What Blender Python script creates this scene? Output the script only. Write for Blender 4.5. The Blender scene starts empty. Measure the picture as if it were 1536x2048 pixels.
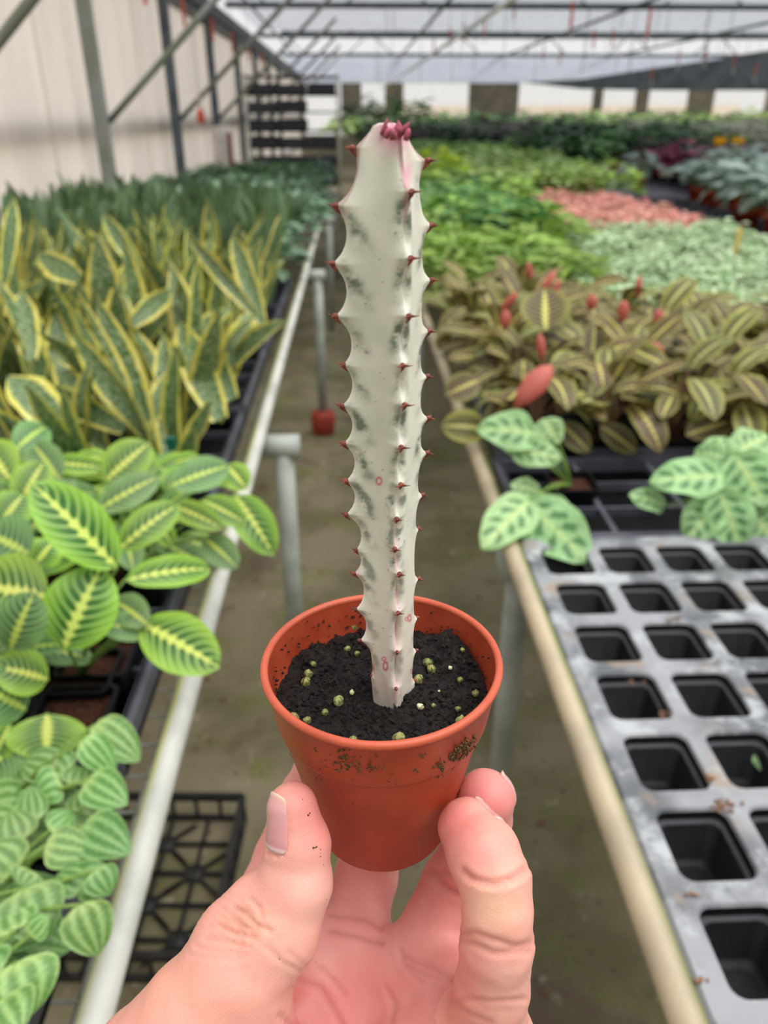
import bpy, bmesh, math, random
import numpy as np
from mathutils import Vector, Matrix, noise

# ------------------------------------------------------------------ camera, world, exposure
scene = bpy.context.scene
COL = scene.collection
F_PX, W_PX, H_PX = 1540.0, 1536, 2048
PITCH, YAW = math.radians(27.33), math.radians(2.25)
CAM = Vector((0.0, 0.0, 1.40))
_f = Vector((math.sin(YAW) * math.cos(PITCH), math.cos(YAW) * math.cos(PITCH), -math.sin(PITCH)))
_r = Vector((math.cos(YAW), -math.sin(YAW), 0.0))
_u = _r.cross(_f)
cam_data = bpy.data.cameras.new('camera')
cam_data.sensor_fit = 'HORIZONTAL'
cam_data.sensor_width = 36.0
cam_data.lens = 36.0 * F_PX / W_PX
cam_data.clip_start = 0.01
cam_data.clip_end = 200.0
cam_data.dof.use_dof = True
cam_data.dof.focus_distance = 0.205
cam_data.dof.aperture_fstop = 18.0
camera = bpy.data.objects.new('camera', cam_data)
camera.matrix_world = Matrix(((_r.x, _u.x, -_f.x, CAM.x), (_r.y, _u.y, -_f.y, CAM.y), (_r.z, _u.z, -_f.z, CAM.z), (0, 0, 0, 1)))
COL.objects.link(camera)
scene.camera = camera

world = bpy.data.worlds.new('overcast_sky')
scene.world = world
world.use_nodes = True
wn = world.node_tree
wn.nodes.clear()
w_out = wn.nodes.new('ShaderNodeOutputWorld')
w_bg = wn.nodes.new('ShaderNodeBackground')
w_tc = wn.nodes.new('ShaderNodeTexCoord')
w_sep = wn.nodes.new('ShaderNodeSeparateXYZ')
w_ramp = wn.nodes.new('ShaderNodeValToRGB')
w_ramp.color_ramp.elements[0].position = 0.0
w_ramp.color_ramp.elements[0].color = (0.80, 0.80, 0.80, 1)
w_ramp.color_ramp.elements[1].position = 1.0
w_ramp.color_ramp.elements[1].color = (1.0, 1.0, 1.02, 1)
wn.links.new(w_tc.outputs['Generated'], w_sep.inputs[0])
wn.links.new(w_sep.outputs['Z'], w_ramp.inputs[0])
wn.links.new(w_ramp.outputs[0], w_bg.inputs[0])
w_bg.inputs[1].default_value = 0.80
wn.links.new(w_bg.outputs[0], w_out.inputs[0])

sun_data = bpy.data.lights.new('veiled_sun', 'SUN')
sun_data.energy = 2.1
sun_data.angle = math.radians(60)
sun_data.color = (1.0, 0.97, 0.92)
sun = bpy.data.objects.new('veiled_sun', sun_data)
sun.rotation_euler = (math.radians(8), math.radians(24), 0)
COL.objects.link(sun)

vs = scene.view_settings
vs.view_transform = 'Standard'
vs.look = 'None'
vs.gamma = 1.0
vs.use_curve_mapping = False
vs.exposure = 0.40
scene.cycles.max_bounces = 7
scene.cycles.diffuse_bounces = 4
scene.cycles.glossy_bounces = 3
scene.cycles.transmission_bounces = 4
scene.cycles.transparent_max_bounces = 8
scene.cycles.use_denoising = True
scene.cycles.sample_clamp_indirect = 6.0

# ------------------------------------------------------------------ pixel -> place helpers (modelling aids)
def ray(px, py):
    return (_f + _r * ((px - 768) / F_PX) + _u * ((1024 - py) / F_PX))
def at_y(px, py, Y):
    d = ray(px, py); return CAM + d * (Y / d.y)
def at_z(px, py, z):
    d = ray(px, py); return CAM + d * ((z - CAM.z) / d.z)
def at_d(px, py, dep):
    return CAM + ray(px, py) * dep
RNP, UNP, FNP, CNP = (np.array(v) for v in (_r, _u, _f, CAM))
def to_px(P):
    q = np.asarray(P) - CNP
    z = q @ FNP
    return 768 + F_PX * (q @ RNP) / z, 1024 - F_PX * (q @ UNP) / z, z

# ------------------------------------------------------------------ objects
def tag(o, label=None, cat=None, group=None, kind=None):
    if label: o['label'] = label
    if cat: o['category'] = cat
    if group: o['group'] = group
    if kind: o['kind'] = kind
    return o
def link(name, data, parent=None, M=None):
    o = bpy.data.objects.new(name, data)
    COL.objects.link(o)
    if parent is not None:
        o.parent = parent
    if M is not None:
        o.matrix_basis = M
    return o
def empty(name, loc=(0, 0, 0), rz=0.0, s=1.0):
    o = link(name, None)
    o.empty_display_size = 0.02
    o.matrix_basis = Matrix.Translation(loc) @ Matrix.Rotation(rz, 4, 'Z') @ Matrix.Scale(s, 4)
    return o
def dup(o, parent=None, M=None):
    c = o.copy()
    COL.objects.link(c)
    c.parent = parent
    if M is not None:
        c.matrix_basis = M
    for k in ('label', 'group', 'category'):
        pass
    for ch in o.children:
        dup(ch, c)
    return c

class MB:
    """collects verts / faces / uvs / colours for one mesh"""
    def __init__(s):
        s.v, s.f, s.uv, s.c, s.mi, s.cm = [], [], [], [], [], 0
    def add(s, vs_, fs, uv=None, col=None):
        b = len(s.v)
        s.v.extend(tuple(p) for p in vs_)
        s.f.extend(tuple(i + b for i in f) for f in fs)
        s.mi.extend([s.cm] * len(fs))
        if uv is not None: s.uv.extend(uv)
        if col is not None: s.c.extend(col)
        return s
    def box(s, c, d, M=None):
        x, y, z = (q / 2 for q in d)
        vv = [Vector((sx * x, sy * y, sz * z)) for sx in (-1, 1) for sy in (-1, 1) for sz in (-1, 1)]
        if M is not None: vv = [M @ p for p in vv]
        vv = [p + Vector(c) for p in vv]
        return s.add(vv, [(0, 1, 3, 2), (4, 6, 7, 5), (0, 4, 5, 1), (2, 3, 7, 6), (0, 2, 6, 4), (1, 5, 7, 3)])
    def tube(s, pts, r, n=10, cap=True, closed=False):
        pts = [Vector(p) for p in pts]
        rr = r if isinstance(r, (list, tuple)) else [r] * len(pts)
        rings = []
        prev = None
        for i, p in enumerate(pts):
            a = pts[max(i - 1, 0)]; b = pts[min(i + 1, len(pts) - 1)]
            t = (b - a).normalized()
            if prev is None:
                h = Vector((0, 0, 1)) if abs(t.z) < 0.9 else Vector((1, 0, 0))
                x = t.cross(h).normalized()
            else:
                x = (prev - t * prev.dot(t)).normalized()
            prev = x
            y = t.cross(x)
            rings.append([p + (x * math.cos(2 * math.pi * k / n) + y * math.sin(2 * math.pi * k / n)) * rr[i] for k in range(n)])
        vv = [q for ring in rings for q in ring]
        ff = [(i * n + k, i * n + (k + 1) % n, (i + 1) * n + (k + 1) % n, (i + 1) * n + k) for i in range(len(pts) - 1) for k in range(n)]
        if cap:
            ff.append(tuple(range(n - 1, -1, -1)))
            ff.append(tuple((len(pts) - 1) * n + k for k in range(n)))
        return s.add(vv, ff)
    def lathe(s, prof, n=48, c=(0, 0, 0), cap0=False, cap1=False):
        vv = [(c[0] + r * math.cos(2 * math.pi * k / n), c[1] + r * math.sin(2 * math.pi * k / n), c[2] + z) for r, z in prof for k in range(n)]
        m = len(prof)
        ff = [(i * n + k, i * n + (k + 1) % n, (i + 1) * n + (k + 1) % n, (i + 1) * n + k) for i in range(m - 1) for k in range(n)]
        if cap0: ff.append(tuple(range(n - 1, -1, -1)))
        if cap1: ff.append(tuple((m - 1) * n + k for k in range(n)))
        return s.add(vv, ff)
    def mesh(s, name, mats, smooth=True):
        me = bpy.data.meshes.new(name)
        me.from_pydata(s.v, [], s.f)
        for m in (mats if isinstance(mats, (list, tuple)) else [mats]):
            me.materials.append(m)
        if len(set(s.mi)) > 1:
            me.polygons.foreach_set('material_index', s.mi)
        if s.uv:
            lay = me.uv_layers.new(name='UVMap')
            li = np.empty(len(me.loops), dtype=np.int32)
            me.loops.foreach_get('vertex_index', li)
            lay.data.foreach_set('uv', np.asarray(s.uv, dtype=np.float32)[li].ravel())
        if s.c:
            at = me.color_attributes.new('Col', 'FLOAT_COLOR', 'POINT')
            at.data.foreach_set('color', np.asarray(s.c, dtype=np.float32).ravel())
        if smooth:
            me.polygons.foreach_set('use_smooth', [True] * len(me.polygons))
        me.update()
        return me
    def obj(s, name, mats, parent=None, smooth=True, M=None):
        return link(name, s.mesh(name, mats, smooth), parent, M)

def lin(r, g, b):
    f = lambda c: (c / 255 / 12.92) if c / 255 <= 0.04045 else ((c / 255 + 0.055) / 1.055) ** 2.4
    return (f(r), f(g), f(b))

# ------------------------------------------------------------------ node expressions
class X:
    def __init__(s, nt, sock): s.nt, s.k = nt, sock
    def _m(s, op, *a):
        n = s.nt.nodes.new('ShaderNodeMath'); n.operation = op
        for i, q in enumerate((s,) + a):
            if isinstance(q, X): s.nt.links.new(q.k, n.inputs[i])
            else: n.inputs[i].default_value = q
        return X(s.nt, n.outputs[0])
    def __add__(s, o): return s._m('ADD', o)
    def __radd__(s, o): return s._m('ADD', o)
    def __sub__(s, o): return s._m('SUBTRACT', o)
    def __rsub__(s, o): return (s * -1.0) + o
    def __mul__(s, o): return s._m('MULTIPLY', o)
    def __rmul__(s, o): return s._m('MULTIPLY', o)
    def __truediv__(s, o): return s._m('DIVIDE', o)
    def abs(s): return s._m('ABSOLUTE')
    def fract(s): return s._m('FRACT')
    def sin(s): return s._m('SINE')
    def max(s, o): return s._m('MAXIMUM', o)
    def min(s, o): return s._m('MINIMUM', o)
    def pow(s, o): return s._m('POWER', o)
    def step(s, a, b):
        """0 at a, 1 at b (smooth)"""
        n = s.nt.nodes.new('ShaderNodeMapRange'); n.interpolation_type = 'SMOOTHSTEP'
        s.nt.links.new(s.k, n.inputs['Value'])
        for nm, q, o0, o1 in ((None, None, 0, 0),): pass
        if isinstance(a, (int, float)) and isinstance(b, (int, float)) and a > b:
            n.inputs['From Min'].default_value = b; n.inputs['From Max'].default_value = a
            n.inputs['To Min'].default_value = 1; n.inputs['To Max'].default_value = 0
        else:
            n.inputs['From Min'].default_value = a; n.inputs['From Max'].default_value = b
        return X(s.nt, n.outputs['Result'])

class MT:
    """material builder"""
    def __init__(s, name, rough=0.5, spec=0.4, transl=0.0, sss=0.0, sss_r=(1, .3, .2), sss_s=0.004, coat=0.0):
        s.m = bpy.data.materials.new(name); s.m.use_nodes = True
        s.nt = s.m.node_tree; s.nt.nodes.clear()
        s.out = s.nt.nodes.new('ShaderNodeOutputMaterial')
        s.p = s.nt.nodes.new('ShaderNodeBsdfPrincipled')
        s.p.inputs['Roughness'].default_value = rough
        s.p.inputs['Specular IOR Level'].default_value = spec
        s.p.inputs['Coat Weight'].default_value = coat
        if sss:
            s.p.inputs['Subsurface Weight'].default_value = sss
            s.p.inputs['Subsurface Radius'].default_value = sss_r
            s.p.inputs['Subsurface Scale'].default_value = sss_s
        s.tr = None
        if transl:
            s.tr = s.nt.nodes.new('ShaderNodeBsdfTranslucent')
            mx = s.nt.nodes.new('ShaderNodeMixShader'); mx.inputs[0].default_value = transl
            s.nt.links.new(s.p.outputs[0], mx.inputs[1]); s.nt.links.new(s.tr.outputs[0], mx.inputs[2])
            s.nt.links.new(mx.outputs[0], s.out.inputs[0])
        else:
            s.nt.links.new(s.p.outputs[0], s.out.inputs[0])
    def uv(s):
        n = s.nt.nodes.new('ShaderNodeUVMap'); sp = s.nt.nodes.new('ShaderNodeSeparateXYZ')
        s.nt.links.new(n.outputs[0], sp.inputs[0])
        return X(s.nt, sp.outputs[0]), X(s.nt, sp.outputs[1])
    def rnd(s):
        return X(s.nt, s.nt.nodes.new('ShaderNodeObjectInfo').outputs['Random'])
    def pos(s, kind='Object'):
        return s.nt.nodes.new('ShaderNodeTexCoord').outputs[kind]
    def noise(s, scale, detail=3, vec=None, dist=0.0, kind='Object', rough=0.5, stretch=None):
        n = s.nt.nodes.new('ShaderNodeTexNoise')
        n.inputs['Scale'].default_value = scale; n.inputs['Detail'].default_value = detail
        n.inputs['Distortion'].default_value = dist; n.inputs['Roughness'].default_value = rough
        v = vec if vec is not None else s.pos(kind)
        if stretch:
            mp = s.nt.nodes.new('ShaderNodeMapping'); mp.inputs['Scale'].default_value = stretch
            s.nt.links.new(v, mp.inputs[0]); v = mp.outputs[0]
        s.nt.links.new(v, n.inputs['Vector'])
        return X(s.nt, n.outputs['Fac'])
    def rgb(s, c):
        n = s.nt.nodes.new('ShaderNodeRGB'); n.outputs[0].default_value = (*c, 1); return X(s.nt, n.outputs[0])
    def attr(s, name='Col'):
        n = s.nt.nodes.new('ShaderNodeAttribute'); n.attribute_name = name; return X(s.nt, n.outputs['Color'])
    def mix(s, a, b, f, mode='MIX'):
        n = s.nt.nodes.new('ShaderNodeMix'); n.data_type = 'RGBA'; n.blend_type = mode
        for q, i in ((f, 0), (a, 6), (b, 7)):
            if isinstance(q, X): s.nt.links.new(q.k, n.inputs[i])
            elif i == 0: n.inputs[0].default_value = q
            else: n.inputs[i].default_value = (*q, 1)
        return X(s.nt, n.outputs[2])
    def vary(s, c, amt=0.18, hue=0.02):
        n = s.nt.nodes.new('ShaderNodeHueSaturation')
        r = s.rnd()
        s.nt.links.new(c.k, n.inputs['Color'])
        s.nt.links.new((r * (2 * hue) + (0.5 - hue)).k, n.inputs['Hue'])
        s.nt.links.new(((r * 7.31).fract() * (2 * amt) + (1 - amt)).k, n.inputs['Value'])
        return X(s.nt, n.outputs[0])
    def bump(s, h, strength=0.3, dist=0.002):
        n = s.nt.nodes.new('ShaderNodeBump'); n.inputs['Strength'].default_value = strength; n.inputs['Distance'].default_value = dist
        s.nt.links.new(h.k, n.inputs['Height'])
        s.nt.links.new(n.outputs[0], s.p.inputs['Normal'])
        return s
    def done(s, col, rough=None):
        if not isinstance(col, X): col = s.rgb(col)
        s.nt.links.new(col.k, s.p.inputs['Base Color'])
        if s.tr: s.nt.links.new(col.k, s.tr.inputs[0])
        if isinstance(rough, X): s.nt.links.new(rough.k, s.p.inputs['Roughness'])
        return s.m

def plain(name, c, rough=0.5, spec=0.4, var=0.0, nscale=30.0, c2=None, transl=0.0, bump=0.0, metal=0.0, bdist=0.002):
    t = MT(name, rough, spec, transl)
    t.p.inputs['Metallic'].default_value = metal
    col = t.rgb(c)
    nz = t.noise(nscale, 4)
    if c2 is not None:
        col = t.mix(c, c2, nz.step(0.38, 0.66))
    if var:
        col = t.vary(col, var, 0.01)
    if bump:
        t.bump(t.noise(nscale * 3, 4), bump, bdist)
    return t.done(col)

ORD = ('first second third fourth fifth sixth seventh eighth ninth tenth eleventh twelfth thirteenth fourteenth fifteenth sixteenth '
       'seventeenth eighteenth nineteenth twentieth').split()
def ordw(i):
    return ORD[i] if i < len(ORD) else str(i + 1) + 'th'
# ================================================================== the greenhouse
rs = random.Random(5)
# ---- floor: damp concrete with moss and mud
m = MT('mossy_concrete', 0.75, 0.3)
c = m.mix(lin(142, 132, 108), lin(112, 106, 78), m.noise(3.5, 5).step(.35, .65))
c = m.mix(c, lin(116, 122, 62), m.noise(6.0, 5, rough=.65).step(.52, .70) * .75)
c = m.mix(c, lin(96, 78, 68), m.noise(4.1, 4, dist=.8).step(.56, .70) * .65)
c = m.mix(c, lin(182, 174, 152), m.noise(17, 4).step(.62, .72) * .6)
c = m.mix(c, lin(60, 48, 40), m.noise(60, 2).step(.66, .72) * .7)
M_FLOOR = m.bump(m.noise(40, 5), .4, .01).done(c)
mb = MB().box((5.75, 11.2, -.05), (14.8, 29.8, .1)); tag(mb.obj('floor', M_FLOOR, smooth=False), 'damp mossy concrete floor of the greenhouse', kind='structure')

M_GROUND = plain('light_bounce_gravel', lin(206, 198, 184), .9, .2, nscale=4, c2=lin(186, 178, 160))  # outside ground made pale to bounce light through the corrugated wall
mb = MB().box((5, 10, -.11), (90, 90, .1)); tag(mb.obj('ground', M_GROUND, smooth=False), 'gravel ground outside the greenhouse, made pale to bounce light through the side wall', kind='structure')
# ---- left side wall of corrugated translucent sheets
def sheet_mat(name, col, transp, transl):
    mt = bpy.data.materials.new(name); mt.use_nodes = True; nt = mt.node_tree; nt.nodes.clear()
    out = nt.nodes.new('ShaderNodeOutputMaterial'); tr = nt.nodes.new('ShaderNodeBsdfTransparent'); tl = nt.nodes.new('ShaderNodeBsdfTranslucent'); df = nt.nodes.new('ShaderNodeBsdfPrincipled')
    nz = nt.nodes.new('ShaderNodeTexNoise'); nz.inputs['Scale'].default_value = 1.3; nz.inputs['Detail'].default_value = 5
    tc = nt.nodes.new('ShaderNodeTexCoord'); mp = nt.nodes.new('ShaderNodeMapping'); mp.inputs['Scale'].default_value = (3, 3, .5)
    nt.links.new(tc.outputs['Object'], mp.inputs[0]); nt.links.new(mp.outputs[0], nz.inputs['Vector'])
    rp = nt.nodes.new('ShaderNodeValToRGB'); rp.color_ramp.elements[0].position = .3; rp.color_ramp.elements[1].position = .7
    rp.color_ramp.elements[0].color = (*[q * .86 for q in col], 1); rp.color_ramp.elements[1].color = (*col, 1)
    nt.links.new(nz.outputs['Fac'], rp.inputs[0])
    nt.links.new(rp.outputs[0], tl.inputs[0]); nt.links.new(rp.outputs[0], df.inputs['Base Color'])
    df.inputs['Roughness'].default_value = .35
    m1 = nt.nodes.new('ShaderNodeMixShader'); m1.inputs[0].default_value = transl
    m2 = nt.nodes.new('ShaderNodeMixShader'); m2.inputs[0].default_value = transp
    nt.links.new(df.outputs[0], m1.inputs[1]); nt.links.new(tl.outputs[0], m1.inputs[2])
    nt.links.new(m1.outputs[0], m2.inputs[1]); nt.links.new(tr.outputs[0], m2.inputs[2]); nt.links.new(m2.outputs[0], out.inputs[0])
    return mt
M_SHEET = sheet_mat('translucent_corrugated_sheet', lin(250, 242, 235), .09, .90)
M_STEEL = plain('galvanised_steel', lin(96, 104, 112), .5, .5, nscale=8, c2=lin(74, 82, 90), metal=.3)
M_STEEL_G = plain('algae_steel', lin(140, 142, 140), .6, .4, nscale=5, c2=lin(122, 126, 110), metal=.1)
M_DARK = plain('dark_steel', lin(52, 58, 62), .5, .4, nscale=8, c2=lin(38, 42, 46))
M_SLATE = plain('slate_cloth', lin(98, 104, 112), .8, .2, nscale=3, c2=lin(80, 86, 94), transl=.3)
XW, YB, YE, EAVE = -1.52, -3.6, 26.0, 2.24
M_RAILG = plain('pale_girt', lin(176, 174, 170), .6, .3, nscale=6, c2=lin(150, 150, 148))
wall = empty('wall_left', (XW, 0, 0)); tag(wall, 'translucent corrugated plastic side wall behind the bench by the posts', kind='structure')
mb = MB()
PW, NW = 1.05, 28
vv, ff, cols = [], [], NW * 6 + 1
for k in range(cols):
    y = k / (cols - 1) * PW; x = .009 * math.sin(2 * math.pi * k / 6)
    vv += [(x, y, 0), (x, y, EAVE + .1)]
ff = [(2 * k, 2 * k + 2, 2 * k + 3, 2 * k + 1) for k in range(cols - 1)]
pm = MB().add(vv, ff).mesh('sheet', M_SHEET)
k = 0
y = YB
while y < YE:
    link('sheet', pm, wall, Matrix.Translation((.004 * (k % 2), y, 0))); y += 1.0; k += 1
mb = MB().box((-.05, (YB + YE) / 2, 1.31), (.03, YE - YB, .11)); mb.obj('girt', M_RAILG, wall, smooth=False)
mb = MB().box((-.05, (YB + YE) / 2, .55), (.03, YE - YB, .08)); mb.obj('girt', M_STEEL, wall, smooth=False)
# eave gutter
mb = MB().box((XW + .07, (YB + YE) / 2, EAVE + .02), (.16, YE - YB, .07)); mb.box((XW + .16, (YB + YE) / 2, EAVE + .09), (.03, YE - YB, .12))
tag(mb.obj('trim_1', M_DARK, smooth=False), 'dark eave gutter running along the top of the corrugated wall', kind='structure')

POSTS = [2.83, 4.92, 7.0, 9.1, 11.2, 13.3, 15.4, 17.5]
for i, y in enumerate(POSTS):
    t = empty('wall_post', (XW + .12, y, 0))
    tag(t, 'nearest wall post, only its slanting brace crossing the upper corner by the wall' if i == 0 else f'grey steel wall post with slanting brace, {ordw(i - 1)} upright along the corrugated wall', 'post', 'steel posts along the corrugated wall')
    MB().box((0, 0, 1.13), (.07, .07, 2.26)).obj('upright', M_STEEL_G if i in (0, 1) else M_STEEL, t, smooth=False)
    MB().tube([(.03, .04, 1.36), (.30, .04, 1.60), (.92, .04, 2.15), (1.25, .04, 2.45)], .019, 8).obj('brace', M_STEEL_G, t)

# ---- roof: tie bars, purlins, shade cloths, glazing
M_CLOTH = sheet_mat('grey_shade_cloth', lin(166, 169, 174), .05, .9)
M_CLOTH2 = sheet_mat('blue_grey_shade_cloth', lin(166, 171, 182), .05, .85)
M_FILM = sheet_mat('roof_film', lin(244, 240, 234), .30, .85)
X0, X1 = XW, 13.0
def sheet(name, pts, mat_, label, kind='structure', sag=0.0):
    n = 24; mb = MB(); (ya, za), (yb, zb) = pts
    vv, ff = [], []
    for i in range(n + 1):
        x = X0 + (X1 - X0) * i / n
        for j in range(n + 1):
            y = ya + (yb - ya) * j / n; z = za + (zb - za) * j / n - sag * math.sin(math.pi * ((j * 4 / n) % 1)) - sag * .6 * abs(math.sin(math.pi * x / 1.6))
            vv.append((x, y, z))
    ff = [(i * (n + 1) + j, (i + 1) * (n + 1) + j, (i + 1) * (n + 1) + j + 1, i * (n + 1) + j + 1) for i in range(n) for j in range(n)]
    return tag(mb.add(vv, ff).obj(name, mat_), label, kind=kind)
sheet('ceiling', ((6.0, 2.70), (15.7, 2.70)), M_CLOTH, 'pale grey shade cloth drawn under the roof', sag=.03)
sheet('ceiling', ((20.6, 2.66), (26.0, 2.22)), M_CLOTH2, 'blue-grey shade cloth sloping down to the end wall', sag=.02)
vv = [(x, 18 + t, z) for t in (0, .04) for (x, z) in ((3.6, 1.98), (4.8, 1.86), (6.4, 1.84), (9.4, 1.84), (9.4, 2.62), (6.4, 2.26), (4.8, 2.04))]
mb = MB().add(vv, [(6, 5, 4, 3, 2, 1, 0), (7, 8, 9, 10, 11, 12, 13)] + [(k, (k + 1) % 7, (k + 1) % 7 + 7, k + 7) for k in range(7)])
tag(mb.obj('trim_2', M_SLATE, smooth=False), 'dark slate shade curtain slanting upward high over the far plant beds', kind='structure')
def bars(name, pts, r, mat_, label, cat='bar', group=None):
    return tag(MB().tube(pts, r, 8).obj(name, mat_), label, cat, group)
for k, y in enumerate((7.2, 11.4, 15.6, 20.4)):
    t = empty('roof_truss', (0, y, 2.62)); tag(t, f'grey steel roof truss crossing the greenhouse, {ordw(k)} from the viewer', 'truss', 'roof trusses')
    MB().tube([(X0, 0, -.02), (X1, 0, -.02)], .035, 8).obj('tie_bar', M_STEEL, t)
    MB().tube([(X0, 0, .42), (X1, 0, .42)], .025, 8).obj('top_chord', M_STEEL, t)
    for q in range(14):
        x = X0 + .5 + q
        MB().tube([(x, 0, 0), (x + .5 * (1 if q % 2 else -1), 0, .42)], .014, 6).obj('web_bar', M_STEEL, t)
for k, x in enumerate((1.2, 3.6, 6.2, 9.0)):
    t = bars('roof_purlin', [(x, 4.5, 2.60), (x, 26, 2.60)], .022, M_STEEL, f'long roof pipe running away under the shade cloth, {ordw(k)} from the corrugated wall', 'pipe', 'roof pipes')
M_DRIP = plain('pale_hose', lin(226, 228, 230), .3, .5, nscale=20, c2=lin(200, 202, 205))
bars('irrigation_pipe', [(1.05, 4.0, 2.05), (.98, 8, 2.02), (.92, 14, 2.0), (.86, 24, 2.02)], .018, M_DRIP, 'white irrigation pipe running overhead toward the end wall', 'pipe')

# ---- end wall with bright openings
M_END = plain('end_wall_board', lin(150, 140, 118), .7, .2, nscale=3, c2=lin(120, 116, 100))
endw = empty('wall_back', (0, YE, 0)); tag(endw, 'end wall with bright open bays beyond the farthest plant beds', kind='structure')
MB().box(((X0 + X1) / 2, 0, .42), (X1 - X0, .06, .84)).obj('panel', M_END, endw, smooth=False)
MB().box(((X0 + X1) / 2, 0, 2.5), (X1 - X0, .06, .5)).obj('panel', M_DARK, endw, smooth=False)
for (xa, xb) in [(X0, -1.35), (-.25, .35), (1.05, 1.6), (3.55, 5.05), (7.3, 7.6), (8.6, 9.0), (10.2, 11.0), (12.6, X1)]:
    MB().box(((xa + xb) / 2, 0, 1.55), (xb - xa, .07, 1.5)).obj('panel', M_END, endw, smooth=False)
M_PANE = sheet_mat('end_pane', lin(250, 247, 240), .80, .9)
for (xa, xb) in [(1.6, 2.6), (2.6, 3.55), (5.05, 6.2), (6.2, 7.3), (7.6, 8.6), (9.0, 10.2), (11.0, 12.6), (.35, 1.05), (-1.35, -.25)]:
    MB().box(((xa + xb) / 2, .0, 1.55), (xb - xa - .04, .012, 1.45)).obj('pane', M_PANE, endw, smooth=False)
tag(MB().box(((X0 + X1) / 2, YB - .05, 1.25), (X1 - X0, .06, 2.5)).obj('wall_light_block', M_END, smooth=False), 'unseen board wall added behind the viewer to block light', kind='structure')  # out-of-view wall, added to cut the light coming from behind the viewer
# pale house walls outside, seen through the bays
M_OUT = plain('outside_plaster', lin(226, 206, 180), .8, .2, nscale=1, c2=lin(236, 222, 204))
t = MB().box((8.0, 33, .85), (14, .3, 1.7)).obj('garden_wall', M_OUT, smooth=False); tag(t, 'sandy garden wall outside, glimpsed through the end bays', 'wall', kind='structure')

# ---- hanging hooks with orange straps
M_STRAP = plain('orange_strap', lin(206, 96, 66), .5, .3, nscale=30, c2=lin(180, 80, 60))
M_CLEAR = plain('clear_plastic', lin(226, 226, 222), .15, .6, nscale=20)
hook0 = None
wire_mesh = MB().tube([(0, 0, 0), (0, 0, 1)], .0022, 5).mesh('hanger_wire', M_DARK)
def hooks(pts, labs, grp):
    global hook0
    for q, (x, y, z, L, top) in enumerate(pts):
        if hook0 is None:
            h = empty('pot_hanger', (x, y, z)); hook0 = h
            MB().box((0, 0, -.09), (.022, .003, .18)).obj('strap', M_STRAP, h, smooth=False)
            MB().tube([(0, 0, -.17), (.004, 0, -.20), (.018, 0, -.225), (.010, 0, -.25), (-.012, 0, -.24), (-.010, 0, -.22)], .004, 6).obj('hook', M_CLEAR, h)
        else:
            h = empty('pot_hanger')
            for ch in hook0.children:
                if not ch.name.startswith('wire'): dup(ch, h)
        link('wire', wire_mesh, h, Matrix.Diagonal((1, 1, (top - z) / L, 1)))
        h.matrix_basis = Matrix.Translation((x, y, z)) @ Matrix.Scale(L, 4)
        tag(h, labs[q] if isinstance(labs, list) else labs.format(ordw(q)), 'hanger', grp)
XH = XW + .34
bars('roof_purlin', [(XH, 2.0, 2.56), (XH, 20, 2.56)], .016, M_STEEL, 'thin pipe just inside the dark eave from which orange straps hang', 'pipe', 'roof pipes')
hooks([(XH, 3.3, 2.02, .75, 2.56), (XH, 4.3, 2.10, .9, 2.56), (XH, 5.4, 2.14, 1, 2.56), (XH, 6.6, 2.14, 1, 2.56), (XH, 7.9, 2.14, 1, 2.56), (XH, 9.2, 2.14, 1, 2.56), (XH, 10.6, 2.14, 1, 2.56), (XH, 12.2, 2.14, 1, 2.56)],
      'orange strap with clear hook hanging beside the corrugated wall, {} from the viewer', 'orange straps along the corrugated wall')
hp = []
for (px, py, Y) in [(1146, 4, 7.2), (1302, 16, 7.2), (970, 34, 11.4), (1030, 0, 11.4), (900, 55, 11.4), (928, 46, 11.4), (1088, 92, 15.6), (1190, 60, 11.4), (1228, 58, 11.4), (1296, 48, 11.4), (1360, 100, 15.6), (1414, 95, 15.6), (1472, 108, 15.6), (1515, 125, 15.6), (868, 78, 15.6), (1122, 96, 15.6), (1306, 132, 15.6)]:
    p = at_y(px, py, Y); hp.append((p.x, p.y, p.z, .9 + .02 * Y, 2.60))
hp.sort(key=lambda q: (q[1], q[0]))
trs = {7.2: 'first', 11.4: 'second', 15.6: 'third'}; cnt = {}
labs = []
for q in hp:
    k = round(q[1], 1); cnt[k] = cnt.get(k, 0) + 1
    labs.append(f'orange strap hanging from the {trs[k]} roof truss, {ordw(cnt[k] - 1)} counting from the corrugated wall')
hooks(hp, labs, 'orange straps over the beds')
# drop wires under the trusses
for k, y in ((1, 11.4), (2, 15.6)):
    xs = sorted(rs.uniform(.4, y * .53) for _ in range(20))
    for q, x in enumerate(xs):
        tag(MB().tube([(x, y, 2.60), (x + rs.uniform(-.02, .02), y, 2.60 - rs.uniform(.25, .75))], .004, 4).obj('drop_wire', M_STEEL), f'thin grey wire under the {ordw(k)} roof truss, {ordw(q)} from the corrugated wall', 'wire', 'thin drop wires under the roof')
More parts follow.
